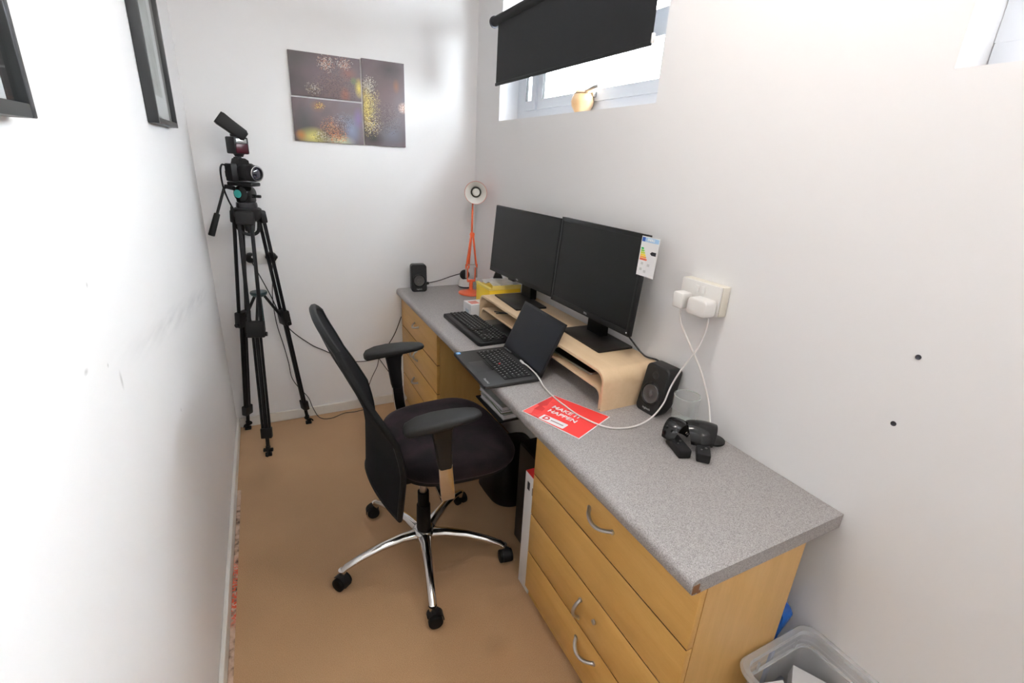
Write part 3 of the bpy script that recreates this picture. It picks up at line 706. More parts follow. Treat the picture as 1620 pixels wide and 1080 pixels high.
hd = (Vector((.2651, -2.7986, 1.487))-Vector((1.315, -.225, 1.32))).normalized()+Vector((-.05, 0, -.12)); hd.normalize()
HM = frame_of(hd).to_4x4(); HM.translation = Vector((.002, -.035, .577))
MB().lathe([(.0, -.075), (.018, -.073), (.024, -.06), (.026, -.03), (.040, -.008), (.058, .011), (.061, .015), (.0600, .0155), (.058, .0125), (.0385, -.0078), (.0247, -.0285), (.0225, -.056), (0, -.059)], HM).build('lamp_shade', M_orange, la)
MB().lathe([(.0592, .0150), (.0565, .0128), (.0370, -.0065), (.0232, -.0270), (.0212, -.054), (0, -.056)], HM).build('shade_lining', M_lampin, la, label='white shade lining')
MB().lathe([(.0235, -.026), (.0290, -.016), (.027, -.010), (.021, -.018), (.021, -.05)], HM).build('socket_ring', mat('dark_collar', (.10, .10, .08), .4), la)
MB().lathe([(0, .0), (.012, -.001), (.020, -.008), (.019, -.02), (.010, -.045), (0, -.05)], HM).build('bulb', mat('bulb_glass', (.82, .81, .76), .2), la, label='unlit white reflector bulb')
MB().tube([(0, 0, .53), (0, .004, .55), HM@Vector((0, 0, -.072)), HM@Vector((0, 0, -.06))], .006).build('head_joint', M_orange, la)
# ------------------------------------------------------------------ boxes at riser end
wb = thing('carton', 'small white carton on the worktop against the far end of the riser', 'box', (1.172, -.64, .7502), .05)
MB().prism([(-.045, -.045), (.045, -.045), (.045, .045), (-.045, .045)], 0, .072, .002).build('carton_body', M_paper, wb)
MB().box((-.035, -.03, .0722), (.01, .02, .0728)).build('printed_patch', mat('faded_red_print', (.65, .25, .22), .6), wb)
MB().box((-.0455, -.02, .02), (-.0451, .02, .04)).build('side_print', mat('pale_blue_print', (.55, .62, .68), .6), wb)
yb = thing('yellow_box', 'bright yellow cardboard box with clear wrap on top behind the riser', 'box', (1.30, -.60, .7502))
MB().box((-.075, -.09, 0), (.10, .08, .140), .002).build('box_body', M_yellow, yb)
MB().box((-.078, -.092, .139), (-.062, .080, .150), .001).box((-.06, -.092, .139), (.10, -.085, .160), .001).build('box_flap', mat('kraft_yellow', (.80, .62, .16), .6), yb)
pf = tag(MB().grid_solid(lambda u, v: Vector((1.245+.15*u, -.685+.16*v, .8975+.012*math.sin(9*u+3*v)*math.sin(7*v)+.014)), 16, 16, .0012).build('plastic_wrap', M_film), 'crumpled clear plastic wrap on top of the yellow box', 'packaging')
tag(MB().prism([(0, 0), (.05, 0), (.035, .032), (.012, .034)], 0, .03, .003, M=basis((.9, -.4, 0), (0, 0, 1), (1.315, -.53, .918))).build('plug', M_black), 'black angular plug on the yellow box below the left monitor', 'plug')
# ------------------------------------------------------------------ tumbler
gl = thing('tumbler', 'clear glass tumbler standing on the worktop by the wall', 'glass', (1.366, -1.872, .7502))
MB().lathe([(.034, .010), (.0385, .098), (.0392, .0995), (.0396, .098), (.0352, .002), (.034, .0005)]).build('glass_wall', M_tumbler, gl)
MB().lathe([(0, .0005), (.034, .0005), (.0352, .004), (.034, .011), (.024, .012), (0, .012)]).build('glass_foot', M_tumbler_base, gl)
MB().lathe([(.0382, .0985), (.0390, .1003), (.0398, .0985), (.0390, .0972), (.0382, .0985)]).build('glass_rim', M_tumbler_base, gl)
# ------------------------------------------------------------------ headset
hs = thing('headset', 'glossy black folded headset with two curved bands lying near the tumbler', 'headset', (1.292, -1.965, .7502))
def band(cx, cy, ang, r, w, a0, a1, mb, th=.003):
    c, s = math.cos(ang), math.sin(ang)
    def f(u, v):
        a = R(a0+(a1-a0)*u); wd = w*(.55+.45*math.sin(math.pi*min(1, .15+u*.9)))
        lx, lz = r*math.cos(a), r*.85*math.sin(a); ly = (v-.5)*wd
        return Vector((cx+lx*c-ly*s, cy+lx*s+ly*c, max(.004, .012+lz)))
    return mb.grid_solid(f, 18, 6, th)
VD = math.atan2(.629, .777); LX, LY = .629, -.777
def lobe(lat, fwd, w, r, hh, tw):
    ang = VD+tw
    c, s_ = math.cos(ang), math.sin(ang)
    cx, cy = LX*lat+.777*fwd, LY*lat+.629*fwd
    def f(u, v):
        a = R(-12+182*u); q = (v-.5)*2
        wd = w*(.50+.50*math.sin(math.pi*(.12+.76*u)))*q/2
        lx = r*math.cos(a)*(1-.12*q*q); lz = hh*math.sin(a)*(1-.10*q*q)
        return Vector((cx+lx*c+wd*s_, cy+lx*s_-wd*c, max(.004, .012+lz)))
    return MB().grid_solid(f, 24, 8, .0035)
lobe(.030, .012, .082, .050, .060, R(12)).build('band', M_gloss, hs)
lobe(-.036, .000, .052, .048, .056, R(-24)).build('band', M_gloss, hs)
def pad(lat, fwd, rz, w=.036, d=.040, h=.026):
    x, y = LX*lat+.777*fwd, LY*lat+.629*fwd
    T = Matrix.Translation((x, y, 0))@Matrix.Rotation(VD+rz, 4, 'Z')
    p = MB().box((-d/2, -w/2, .001), (d/2, w/2, h), .004, T).build('ear_block', M_black, hs)
    MB().cyl(T@Vector((.006, -.006, h+.0002)), T@Vector((.006, -.006, h+.0015)), .0035).cyl(T@Vector((-.006, .006, h+.0002)), T@Vector((-.006, .006, h+.0015)), .0025).build('button', M_steel, p)
pad(-.020, -.052, R(32), .036, .086, .027); pad(.046, -.055, R(6), .036, .062, .027)
MB().cyl((LX*-.006, LY*-.006, .030), (LX*-.002, LY*-.002, .036), .004).build('hinge', M_chrome, hs)
dc = thing('charging_disc', 'round glossy black disc on the worktop beside the headset against the wall', 'disc', (1.377, -1.985, .7502))
MB().lathe([(0, 0), (.031, 0), (.033, .003), (.032, .007), (.029, .008), (0, .008)]).build('disc_body', M_gloss, dc)
MB().box((-.028, -.010, .008), (-.004, .016, .016), .003).build('plug_block', M_black, dc)
# ------------------------------------------------------------------ wall socket right with chargers
so = thing('double_socket', 'cream surface-mounted double socket on the right wall above the tumbler', 'socket', (RW, -1.832, 1.15))
SM = basis((0, -1, 0), (0, 0, 1), (RW-.0005, -1.832, 1.150))  # z -> -x
MB().box((-.074, -.044, 0), (.074, .044, .030), .003, SM).build('back_box', M_cream, so, world=True)
MB().box((-.073, -.043, .0305), (.073, .043, .036), .002, SM).build('face_plate', M_white, so, world=True)
for x in (-.012, .012): MB().box((x-.007, .012, .0361), (x+.007, .032, .041), .0015, SM).build('switch', M_white, so, world=True)
ch = thing('charger', 'boxy white usb charger plugged into the left half of the wall socket', 'charger', (RW-.06, -1.80, 1.13))
MB().box((-.062, -.042, .0365), (-.022, .006, .078), .006, SM).build('charger_body', M_white, ch, world=True)
MB().box((-.052, -.0426, .052), (-.036, -.0418, .062), 0, SM).build('usb_port', M_paper, ch, world=True)
ch2 = thing('charger', 'larger rounded white charger plugged into the right half of the wall socket', 'charger', (RW-.06, -1.86, 1.13))
MB().prism(rrect(.070, .050, .012, cx=.034, cy=-.020), .0365, .082, .006, SM, seg=3).build('charger_body', M_white, ch2, world=True)
# cables
tag(MB().tube([(RW-.062, -1.792, 1.107), (RW-.055, -1.80, 1.06), (RW-.040, -1.845, .99), (RW-.028, -1.885, .93), (RW-.020, -1.925, .85), (RW-.030, -1.955, .795), (1.388, -1.968, .768), (1.384, -1.975, .7635)], .0030).build('charging_cable', M_wcable), 'white cable dropping from the left charger to the black disc', 'cable')
lc = tag(MB().tube([(1.090, -1.318, .7735), (1.090, -1.36, .776), (1.086, -1.44, .772), (1.080, -1.50, .757), (1.073, -1.57, .7555), (1.074, -1.640, .7558), (1.083, -1.725, .7558), (1.121, -1.808, .7555), (1.19, -1.834, .754), (1.265, -1.832, .765), (1.322, -1.822, .80), (1.338, -1.826, .86), (1.352, -1.840, .92), (1.372, -1.868, 1.0), (1.378, -1.880, 1.06), (1.376, -1.882, 1.098)], .0026).build('laptop_cable', M_wcable), 'long white cable draped from the laptop over the red mat to the right charger', 'cable')
MB().cyl((1.092, -1.295, .7738), (1.090, -1.322, .7738), .0042, bev=.001).build('connector', M_white, lc)
# rawl plugs in the wall
for i, (y, z, lb) in enumerate(((-2.37, 1.163, 'upper black raw plug hole in the bare right wall'), (-2.37, 1.010, 'lower black raw plug hole in the bare right wall'))):
    tag(MB().lathe([(0, .0008), (.0035, .0008), (.005, .0018), (.0055, .0)], basis((0, -1, 0), (0, 0, 1), (RW, y, z)), 16).build('wall_plug', M_print), lb, 'wall plug')
# ------------------------------------------------------------------ roller blind
bl = thing('roller_blind', 'black roller blind pulled partly down over the high window', 'blind', (1.385, -.9, 1.84))
MB().cyl((1.378, -1.52, 2.128), (1.378, -.300, 2.128), .021).build('roller', M_fabric_blind, bl, world=True)
MB().grid_solid(lambda u, v: Vector((1.362+.010*(1-v)+.012*v, -1.482+1.130*u, 1.850+.262*v)), 2, 10, .0012).build('blind_fabric', M_fabric_blind, bl, world=True)
MB().box((1.366, -1.482, 1.842), (1.376, -.352, 1.856), .003).build('bottom_bar', M_fabric_blind, bl, world=True)
for y in (-1.524, -.296): MB().cyl((1.378, y-.004, 2.128), (1.378, y+.004, 2.128), .026).box((1.378, y-.003, 2.11), (RW-.0005, y+.003, 2.15)).build('bracket', M_print, bl, world=True)
MB().box((1.366, -1.489, 1.848), (1.377, -1.483, 1.875), .001).build('end_clip', M_paper, bl, world=True, label='small white end clip')
# pot on the sill
pt = thing('pot', 'small round orange-cream lidded pot on the window sill below the blind', 'pot', (1.470, -.990, SZ))
def potmat():
    N = NT('orange_cream_glaze', .35); c = N.mix(N.maprange(N.noise(12, 3), .4, .6), (.80, .50, .24), (.84, .62, .38)); N.col(c); return N.m
MB().lathe([(0, 0), (.022, 0), (.030, .006), (.043, .028), (.046, .045), (.042, .062), (.034, .073)]).build('pot_body', potmat(), pt)
MB().lathe([(.0352, .0725), (.0365, .0745), (.035, .0765)]).build('lid_band', mat('brown_seam', (.25, .13, .06), .5), pt)
MB().lathe([(.035, .0758), (.030, .084), (.018, .091), (0, .094)]).build('pot_lid', potmat(), pt)
# ------------------------------------------------------------------ canvases
def canvas(label, x0, x1, z0, z1, m):
    t = thing('canvas_print', label, 'picture', ((x0+x1)/2, -.0005, z0), group='abstract canvases on the back wall')
    del t['group']
    MB().box((x0, -.012, z0), (x1, -.0005, z1), .0006).build('canvas', m, t, world=True)
org = (.80, .25, .08); yel = (.85, .68, .12); wht = (.85, .82, .75)
def art3(cx, z0, blobs, dots):  # blobs given in world coordinates
    f = lambda L: [((p[0]-cx, 0, p[1]-z0), (r[0], 5, r[1]), a, b) for p, r, a, b in L]
    return art('abstract_print', f(blobs), f(dots))
canvas('upper left landscape canvas of the three dark abstract prints', .449, .777, 1.7415, 1.932,
       art3(.6145, 1.740, [((.50, 1.90), (.12, .06), (.10, .10, .09), .8), ((.72, 1.86), (.05, .04), (.30, .12, .08), .6), ((.77, 1.80), (.025, .05), yel, .8), ((.745, 1.83), (.02, .02), (.15, .22, .08), .8), ((.70, 1.765), (.03, .04), (.35, .12, .06), .8), ((.56, 1.85), (.1, .1), (.16, .11, .13), .5)],
            [((.62, 1.89), (.05, .045), org, wht), ((.70, 1.90), (.05, .035), org, wht), ((.555, 1.775), (.045, .035), (.4, .3, .15), wht), ((.66, 1.80), (.12, .09), (.15, .08, .08), (.25, .15, .12))]))
canvas('lower left landscape canvas with yellow-green patch at the bottom', .447, .777, 1.537, 1.7335,
       art3(.611, 1.537, [((.53, 1.56), (.08, .05), (.75, .68, .22), 1), ((.475, 1.565), (.03, .03), (.60, .22, .06), .8), ((.66, 1.55), (.08, .035), (.70, .75, .50), .9), ((.72, 1.60), (.05, .08), (.22, .26, .38), .9), ((.755, 1.66), (.03, .06), (.20, .13, .30), .8), ((.56, 1.70), (.04, .03), (.30, .15, .06), .6), ((.50, 1.64), (.05, .08), (.08, .09, .09), .7)],
            [((.63, 1.60), (.08, .07), org, (.5, .3, .15)), ((.65, 1.565), (.06, .035), (.45, .10, .03), org), ((.57, 1.705), (.03, .02), org, yel), ((.68, 1.64), (.06, .05), (.10, .12, .18), (.3, .3, .35)), ((.57, 1.565), (.05, .03), (.1, .08, .05), wht)]))
canvas('tall right canvas with a yellow speckled band on its left edge', .786, 1.000, 1.538, 1.939,
       art3(.892, 1.538, [((.90, 1.80), (.12, .14), (.16, .105, .11), .9), ((.92, 1.90), (.08, .05), (.05, .055, .05), .8), ((.93, 1.60), (.09, .09), (.20, .21, .25), .9), ((.80, 1.72), (.03, .12), (.70, .52, .12), .8), ((.99, 1.73), (.03, .03), (.80, .50, .40), .8), ((.955, 1.83), (.02, .04), (.30, .14, .07), .7), ((.83, 1.57), (.06, .04), (.04, .045, .04), .9)],
            [((.815, 1.71), (.065, .15), yel, (.95, .85, .4)), ((.815, 1.82), (.05, .05), (.7, .7, .6), wht), ((.83, 1.64), (.06, .05), yel, wht), ((.90, 1.67), (.09, .09), (.10, .08, .09), (.25, .2, .2)), ((.99, 1.73), (.03, .03), (.85, .5, .35), wht)]))
# ------------------------------------------------------------------ left wall frames
def pic(label, ya, yb, z0, z1, th=.028):
    t = thing('picture_frame', label, 'picture', (0, (ya+yb)/2, z0))
    fw = .016
    f = MB().box((.0005, ya, z0), (th, ya+fw, z1), .0015).box((.0005, yb-fw, z0), (th, yb, z1), .0015).box((.0005, ya+fw, z0), (th, yb-fw, z0+fw), .0015).box((.0005, ya+fw, z1-fw), (th, yb-fw, z1), .0015)
    f.build('frame', mat('black_frame', (.018, .020, .021), .35), t, world=True)
    MB().box((.004, ya+fw, z0+fw), (.008, yb-fw, z1-fw)).build('mount', mat('mount_card', (.70, .72, .73), .8), t, world=True)
    mw = .07
    MB().box((.0081, ya+fw+mw, z0+fw+mw), (.0086, yb-fw-mw, z1-fw-mw)).build('print', mat('pale_print', (.42, .46, .45), .7, var=(12, .4)), t, world=True)
    MB().box((.019, ya+fw-.002, z0+fw-.002), (.021, yb-fw+.002, z1-fw+.002)).build('glass_pane', M_picglass, t, world=True)
    return t
pic('near black picture frame on the left wall, cut by the photo edge', -2.36, -1.948, 1.508, 2.03)
pic('black deep picture frame on the left wall near the tripod', -1.00, -.60, 1.542, 2.04)
# ------------------------------------------------------------------ back wall socket and plugs
bs = thing('double_socket', 'white double socket on the back wall behind the tripod legs', 'socket', (.225, 0, .965))
BM = basis((1, 0, 0), (0, 0, 1), (.225, -.0005, .972))
MB().box((-.073, -.043, 0), (.073, .043, .010), .003, BM).build('face_plate', M_white, bs, world=True)
for x in (-.010, .010): MB().box((x-.006, .012, .0101), (x+.006, .030, .014), .001, BM).build('switch', M_white, bs, world=True)
for x, dot, lb in ((-.045, True, 'round black plug with white dot on the back wall socket'), (.052, False, 'lobed black plug on the right of the back wall socket')):
    p = thing('plug', lb, 'plug', (.225+x, -.02, .96))
    b = MB().lathe([(0, .040), (.016, .040), (.024, .034), (.026, .011), (.0, .011)], BM@Matrix.Translation((x, -.008, 0)))
    if not dot:
        for a in (0, 90, 180, 270): b.lathe([(0, .036), (.008, .034), (.010, .012), (0, .012)], BM@Matrix.Translation((x+.020*math.cos(R(a)), -.008+.020*math.sin(R(a)), 0)), 16)
    b.build('plug_body', M_black, p, world=True)
    if dot: MB().cyl(BM@Vector((x+.010, 0, .039)), BM@Vector((x+.010, 0, .0412)), .006).build('dot', M_paper, p, world=True)
def cab(pts, r, lb):
    return tag(MB().tube(pts, r, seg=8, n=6).build('cable', M_cable), lb, 'cable')
cab([(.185, -.03, .94), (.215, -.025, .86), (.25, -.02, .76), (.312, -.015, .58), (.42, -.012, .46), (.50, -.010, .405), (.60, -.010, .335), (.69, -.010, .312), (.78, -.010, .318), (.83, -.012, .36), (.90, -.012, .46), (.948, -.012, .575)], .0026, 'black cable crossing the back wall from the left plug to the far cabinet')
cab([(.277, -.03, .935), (.268, -.02, .84), (.258, -.015, .74), (.262, -.012, .60), (.285, -.012, .46), (.298, -.012, .36), (.305, -.012, .27), (.335, -.014, .20), (.38, -.018, .13), (.40, -.03, .06), (.43, -.06, .006), (.49, -.09, .005), (.57, -.055, .005), (.63, -.06, .005), (.70, -.05, .005)], .0022, 'thin black cable hanging from the right plug down to the carpet')
cab([(.800, -.012, .322), (.790, -.012, .27), (.755, -.012, .20), (.735, -.012, .15), (.72, -.018, .09), (.70, -.03, .03)], .0022, 'thin black cable branching down the back wall behind the chair armrest')
cab([(.80, -.014, .322), (.835, -.014, .26), (.87, -.014, .20), (.90, -.014, .15), (.925, -.02, .09), (.93, -.03, .03)], .0022, 'thin black cable branching down beside the far cabinet')
# ------------------------------------------------------------------ tripod
TC = Vector((.199, -.162, 0))
tp = thing('tripod', 'tall black twin-tube video tripod in the far left corner', 'tripod', TC)
feet = [Vector((.052, -.040, 0)), Vector((.150, -.360, 0)), Vector((.365, -.092, 0))]
M_anod = mat('black_anodised', (.005, .005, .006), .4, spec=.3)
MB().lathe([(0, 1.165), (.035, 1.165), (.05, 1.175), (.060, 1.19), (.060, 1.222), (.052, 1.228), (0, 1.228)]).build('bowl', M_black, tp)
MB().cyl((0, 0, 1.12), (0, 0, 1.166), .02, .028).cyl((0, 0, 1.10), (0, 0, 1.12), .012).build('tie_down_knob', M_black, tp)
for F in feet:
    d = (F-TC); d.z = 0; D = d.normalized(); Sd = Vector((-D.y, D.x, 0)); rad = d.length
    def at(z, s=0): 
        t = (1.20-z)/1.20; return D*(.055+(rad-.055)*t)+Sd*s+Vector((0, 0, z))
    lg = MB().cyl(at(1.195, -.026), at(.70, -.026), .0085, seg=14).cyl(at(1.195, .026), at(.70, .026), .0085, seg=14).build('leg', M_anod, tp)
    RM = basis(Sd, Vector((0, 0, 1)), (0, 0, 0))
    def rbox(c, w, h, dp, bev=.004):
        X = Sd; Yv = (at(1.2)-at(.1)).normalized(); Zv = X.cross(Yv)
        M = Matrix((X, Yv, Zv)).transposed().to_4x4(); M.translation = c
        return MB().box((-w/2, -h/2, -dp/2), (w/2, h/2, dp/2), bev, M)
    rbox(at(1.185), .078, .060, .030, .008).build('shoulder', M_black, lg)
    rbox(at(.665), .078, .080, .034).build('leg_lock', M_black, lg)
    MB().cyl(at(.64, -.048), at(.64, .048), .011, seg=14).build('lock_lever', M_black, lg)
    lo = MB().cyl(at(.68, 0), at(.09, 0), .0095, seg=14).cyl(at(.68, -.017), at(.12, -.017), .0065, seg=14).cyl(at(.68, .017), at(.12, .017), .0065, seg=14).build('lower_leg', M_anod, lg)
    rbox(at(.125), .052, .055, .030).build('foot_clamp', M_black, lg)
    ft = MB().cyl(at(.095), at(.045), .009, seg=14).box((-.016, -.016, 0), (.016, .016, .012), .004, Matrix.Translation(at(0)))
    ft.cyl(at(.05)+D*0, at(.006)+D*.004, .012, .006, seg=14).cyl(at(.03, -.022), at(.03, .022), .010, seg=12).tube([at(.035), at(.02)+D*.02, at(.006)+D*.028], .004)
    ft.build('foot', M_blackm, lg)
    MB().cyl((D*.02)+Vector((0, 0, .805)), at(.645), .007, seg=12).build('spreader_arm', M_black, tp)
MB().lathe([(0, .795), (.018, .795), (.035, .805), (.040, .815), (.038, .822), (0, .824)]).cyl((0, 0, .62), (0, 0, .80), .010).build('spreader_hub', mat('dark_teal_cap', (.02, .05, .055), .3), tp)
# fluid head
HR = Matrix.Rotation(R(-35), 4, 'Z')
hb_mb = MB().cyl(HR@Vector((0, -.034, .062)), HR@Vector((0, .034, .062)), .036, bev=.004).box((-.030, -.03, .024), (.034, .03, .06), .006, HR)
hdp = hb_mb.build('fluid_head', M_gloss, tp, label='fluid head with pan handle and teal badge'); hdp.location = (0, 0, 1.2285)
MB().lathe([(0, 0), (.044, 0), (.046, .006), (.044, .022), (.038, .026), (0, .026)]).build('pan_base', mat('grey_black_metal', (.05, .05, .055), .25, .6), hdp)
MB().box((-.062, -.034, .096), (.062, .034, .114), .006, HR).box((-.05, -.04, .104), (-.01, -.03, .112), .002, HR).build('plate_clamp', M_black, hdp)
bdg = HR@Vector((-.006, -.036, .062)); MB().cyl(HR@Vector((-.012, -.0345, .062)), HR@Vector((-.012, -.0365, .062)), .018).build('badge', M_teal, hdp, label='teal round badge')
MB().cyl(HR@Vector((.03, .03, .05)), HR@Vector((.055, .03, .05)), .007).build('lock_knob', M_black, hdp)
h0 = Vector((.118, -.14, 1.318))-TC-Vector((0, 0, 1.2285)); h1 = Vector((.040, -.20, 1.105))-TC-Vector((0, 0, 1.2285))
MB().tube([HR@Vector((-.03, -.03, .085)), h0+Vector((.01, 0, 0)), h0], .010, smooth=False).cyl(h0, h0+(h1-h0)*.6, .006, seg=12).build('pan_handle', M_black, hdp)
MB().cyl(h0+(h1-h0)*.55, h1, .0125, .014, bev=.003).build('grip', M_blackm, hdp)
# ------------------------------------------------------------------ camera and flash
cb = TC+Vector((-.008, .0, 1.3435))
ca = thing('camera_body', 'black digital camera with zoom lens mounted on the tripod head', 'camera', cb, R(38))
# local: lens towards -y, width along x
body = [(-.062, -.028), (-.040, -.034), (-.030, -.022), (.030, -.022), (.060, -.018), (.066, -.005), (.062, .022), (-.056, .022), (-.066, .010)]
MB().prism(body, .002, .078, .006).build('body', M_black, ca)
MB().ring_loft([[(-.030, -.030, .070), (.030, -.030, .070), (.030, .020, .070), (-.030, .020, .070)], [(-.024, -.034, .092), (.024, -.034, .092), (.022, .016, .098), (-.022, .016, .098)], [(-.018, -.020, .101), (.018, -.020, .101), (.016, .010, .102), (-.016, .010, .102)]]).build('prism_housing', M_black, ca)
MB().box((-.014, -.004, .101), (.014, .014, .106), .001).build('hot_shoe', M_black, ca)
MB().box((-.0665, -.006, .02), (-.0655, .012, .045)).build('port_cover', M_armpad, ca)
MB().prism(rrect(.034, .040, .004), .1005, .1035, M=Matrix.Translation((.035, 0, -.024))).build('top_dial', M_black, ca)
LM2 = basis((1, 0, 0), (0, 0, 1), (0, -.022, .040))
MB().lathe([(.036, 0), (.036, .012), (.034, .016), (.034, .040), (.0365, .043), (.0365, .068), (.034, .072), (.034, .088), (.032, .090), (.0285, .088), (.027, .080), (0, .078)], LM2).build('lens_barrel', M_black, ca)
MB().lathe([(.0285, .0885), (.0295, .0912), (.0315, .0910), (.0325, .089)], LM2).build('lens_ring', M_steel, ca)
MB().lathe([(.0275, .081), (.018, .0865), (0, .088)], LM2).build('front_element', M_lens, ca)
MB().tube([(-.064, .0, .066), (-.080, .005, .072), (-.088, .010, .045), (-.080, .02, -.02), (-.066, .02, -.075), (-.055, .015, -.11)], .011, flat=.3).build('strap', M_blackm, ca)
MB().tube([(-.055, .015, -.11), (-.062, .01, -.16), (-.045, .0, -.215), (-.01, -.02, -.238), (.03, -.03, -.225), (.05, -.02, -.16)], .008, flat=.35).build('strap', M_blackm, ca)
fl = thing('flash_unit', 'black hot-shoe flash with head tilted back on top of the camera', 'flash', cb+Vector((.004, 0, .1065)), R(38))
MB().box((-.013, -.013, 0), (.013, .013, .006), .002).cyl((0, 0, .004), (0, 0, .014), .018, .024).build('shoe_foot', M_black, fl)
MB().box((-.036, -.028, .012), (.036, .032, .084), .006).build('flash_body', M_black, fl)
MB().box((-.030, -.0295, .016), (.028, -.0275, .056), .002).build('sensor_window', M_plum, fl, label='dark red sensor window')
MB().box((-.026, -.0292, .059), (.026, -.0275, .076), .001).build('chrome_strip', M_steel, fl)
# head: aims up and backwards (towards -x world)
ax = Matrix.Rotation(R(-38), 4, 'Z')@Vector((-.80, -.06, .62)); 
n0 = Vector((0, 0, .092)); 
FH = frame_of(ax).to_4x4(); FH.translation = n0
MB().cyl((0, 0, .080), (0, 0, .094), .024, .026).build('swivel_neck', M_black, fl)
up = ax.normalized()
Mh = basis(Vector((0, 0, 1)).cross(up), up.cross(Vector((0, 0, 1)).cross(up))*1.0, Vector((0, 0, .112))-up*.02)
MB().ring_loft([[(p[0], p[1], z) for p in rrect(w, h, .010)] for z, w, h in ((-.026, .050, .036), (-.014, .064, .052), (.050, .068, .054), (.088, .074, .058), (.100, .068, .052))], M=Mh).build('flash_head', M_black, fl)
MB().box((-.031, -.022, .1002), (.031, .022, .1010), 0, Mh).build('diffuser_window', M_paper, fl)
# ------------------------------------------------------------------ office chair
CH0 = Vector((.692, -1.319, 0))
oc = thing('office_chair', 'black mesh-back swivel office chair with polished star base', 'chair', CH0)
angs = [186.5+72*k for k in range(5)]
MB().lathe([(0, .085), (.036, .085), (.045, .092), (.045, .118), (.036, .128), (.030, .130), (0, .130)]).build('hub', M_chrome, oc)
for a in angs:
    D = Vector((math.cos(R(a)), math.sin(R(a)), 0)); Sv = Vector((-D.y, D.x, 0))
    rings = []
    for r, z, w, h in ((.030, .105, .026, .020), (.09, .112, .021, .018), (.17, .108, .017, .016), (.25, .094, .015, .014), (.305, .077, .0145, .013), (.322, .066, .013, .010)):
        rings.append([D*r+Sv*(math.cos(t)*w)+Vector((0, 0, z+math.sin(t)*h*(1 if math.sin(t) > 0 else .6))) for t in [2*math.pi*k/16 for k in range(16)]])
    MB().ring_loft(rings).cyl(D*.318+Vector((0, 0, .048)), D*.318+Vector((0, 0, .074)), .012, .014, seg=16).build('base_arm', M_chrome, oc)
    cv = D*.326; rz = a+random.choice((60, 95, 120, -70)); Q = Vector((math.cos(R(rz)), math.sin(R(rz)), 0)); N_ = Vector((-Q.y, Q.x, 0))
    c0 = cv+Q*.006+Vector((0, 0, .0255))
    cs = MB()
    for s in (-1, 1): cs.cyl(c0+N_*(s*.006), c0+N_*(s*.026), .0250, bev=.004)
    co = cs.build('caster', M_blackm, oc)
    hood = MB().grid_solid(lambda u, v: c0+Q*(math.cos(R(-10+150*u))*.029)+Vector((0, 0, math.sin(R(-10+150*u))*.029))+N_*((v-.5)*.030), 12, 2, .003)
    hood.cyl(c0+Vector((0, 0, .0))-Q*.004, c0+Vector((0, 0, .032))-Q*.006, .006, seg=10).build('caster_hood', M_black, co)
MB().cyl((0, 0, .125), (0, 0, .24), .028, .026, bev=.003).cyl((0, 0, .24), (0, 0, .30), .0215).build('column_cover', M_blackm, oc)
MB().cyl((0, 0, .295), (0, 0, .40), .014).build('gas_lift', M_steel, oc)
MB().box((-.09, -.07, .395), (.20, .11, .445), .012).box((.02, -.02, .38), (.30, .14, .40), .006).build('tilt_mechanism', M_black, oc)
MB().tube([(.10, .05, .405), (.12, .16, .40), (.14, .215, .395)], .005).cyl((.138, .195, .396), (.15, .24, .392), .009, bev=.002).build('tilt_lever', M_black, oc)
# seat cushion (superellipse loft)
SC = Vector((.105, .045, 0)); 
def srect(w, d, z, n=56, p=3.2, drop=0, cs=0):
    out = []
    for k in range(n):
        t = 2*math.pi*k/n; c, s = math.cos(t), math.sin(t)
        x = math.copysign(abs(c)**(2/p), c)*d/2; y = math.copysign(abs(s)**(2/p), s)*w/2*(1+.06*x/(d/2))
        zz = z-drop*max(0, x/(d/2)-.35)**2-cs*(1-(y/(w/2))**2)*(1-(x/(d/2))**2)
        out.append(SC+Vector((x, y, zz)))
    return out
MB().ring_loft([srect(.40, .38, .448), srect(.47, .43, .455), srect(.505, .455, .475), srect(.510, .460, .500, drop=.03), srect(.490, .445, .520, drop=.04), srect(.44, .40, .531, drop=.04), srect(.34, .30, .534, drop=.02), srect(.2, .18, .531), srect(.08, .07, .528)]).build('seat', M_seat, oc, angle=70)
MB().ring_loft([srect(.42, .40, .436), srect(.46, .43, .440), srect(.46, .43, .452)]).build('seat_pan', M_black, oc)
# backrest
YB = .0
def xm(z):
    pts = [(.34, -.196), (.42, -.194), (.52, -.188), (.60, -.184), (.68, -.190), (.78, -.226), (.88, -.268), (.94, -.296), (1.0, -.318), (1.04, -.328)]
    for (a, b), (c, d) in zip(pts, pts[1:]):
        if z <= c: return b+(d-b)*(z-a)/(c-a)
    return pts[-1][1]
def halfw(v):
    return .228+.020*math.sin(math.pi*v)
def backf(u, v):
    s = (u-.5)*2; z0 = .375+.055*(1-s*s)*1.0; z1 = 1.012+.020*(1-s*s)-.03*abs(s)**4
    z = z0+(z1-z0)*v; w = halfw(v)*(1-.10*(1-v)**3-.10*v**6)
    curve = .056-.036*min(1, max(0, (v-.30)/.45))
    return Vector((xm(z)+curve*abs(s)**2.2, YB+w*s, z))
MB().grid_solid(backf, 24, 30, .012).build('backrest', M_mesh, oc, angle=60)
edge = [backf(u/20, 1) for u in range(21)]+[backf(1, 1-v/20) for v in range(1, 21)]+[backf(1-u/20, 0) for u in range(1, 21)]+[backf(0, v/20) for v in range(1, 20)]
MB().tube([Vector(p) for p in edge], .0105, seg=8, smooth=False, closed=True).build('back_frame', M_blackm, oc)
MB().tube([(.0, 0, .415), (-.09, 0, .408), (-.145, 0, .415), (-.166, 0, .45), (-.168, 0, .52)], .016, flat=.5).build('back_bar', M_black, oc)
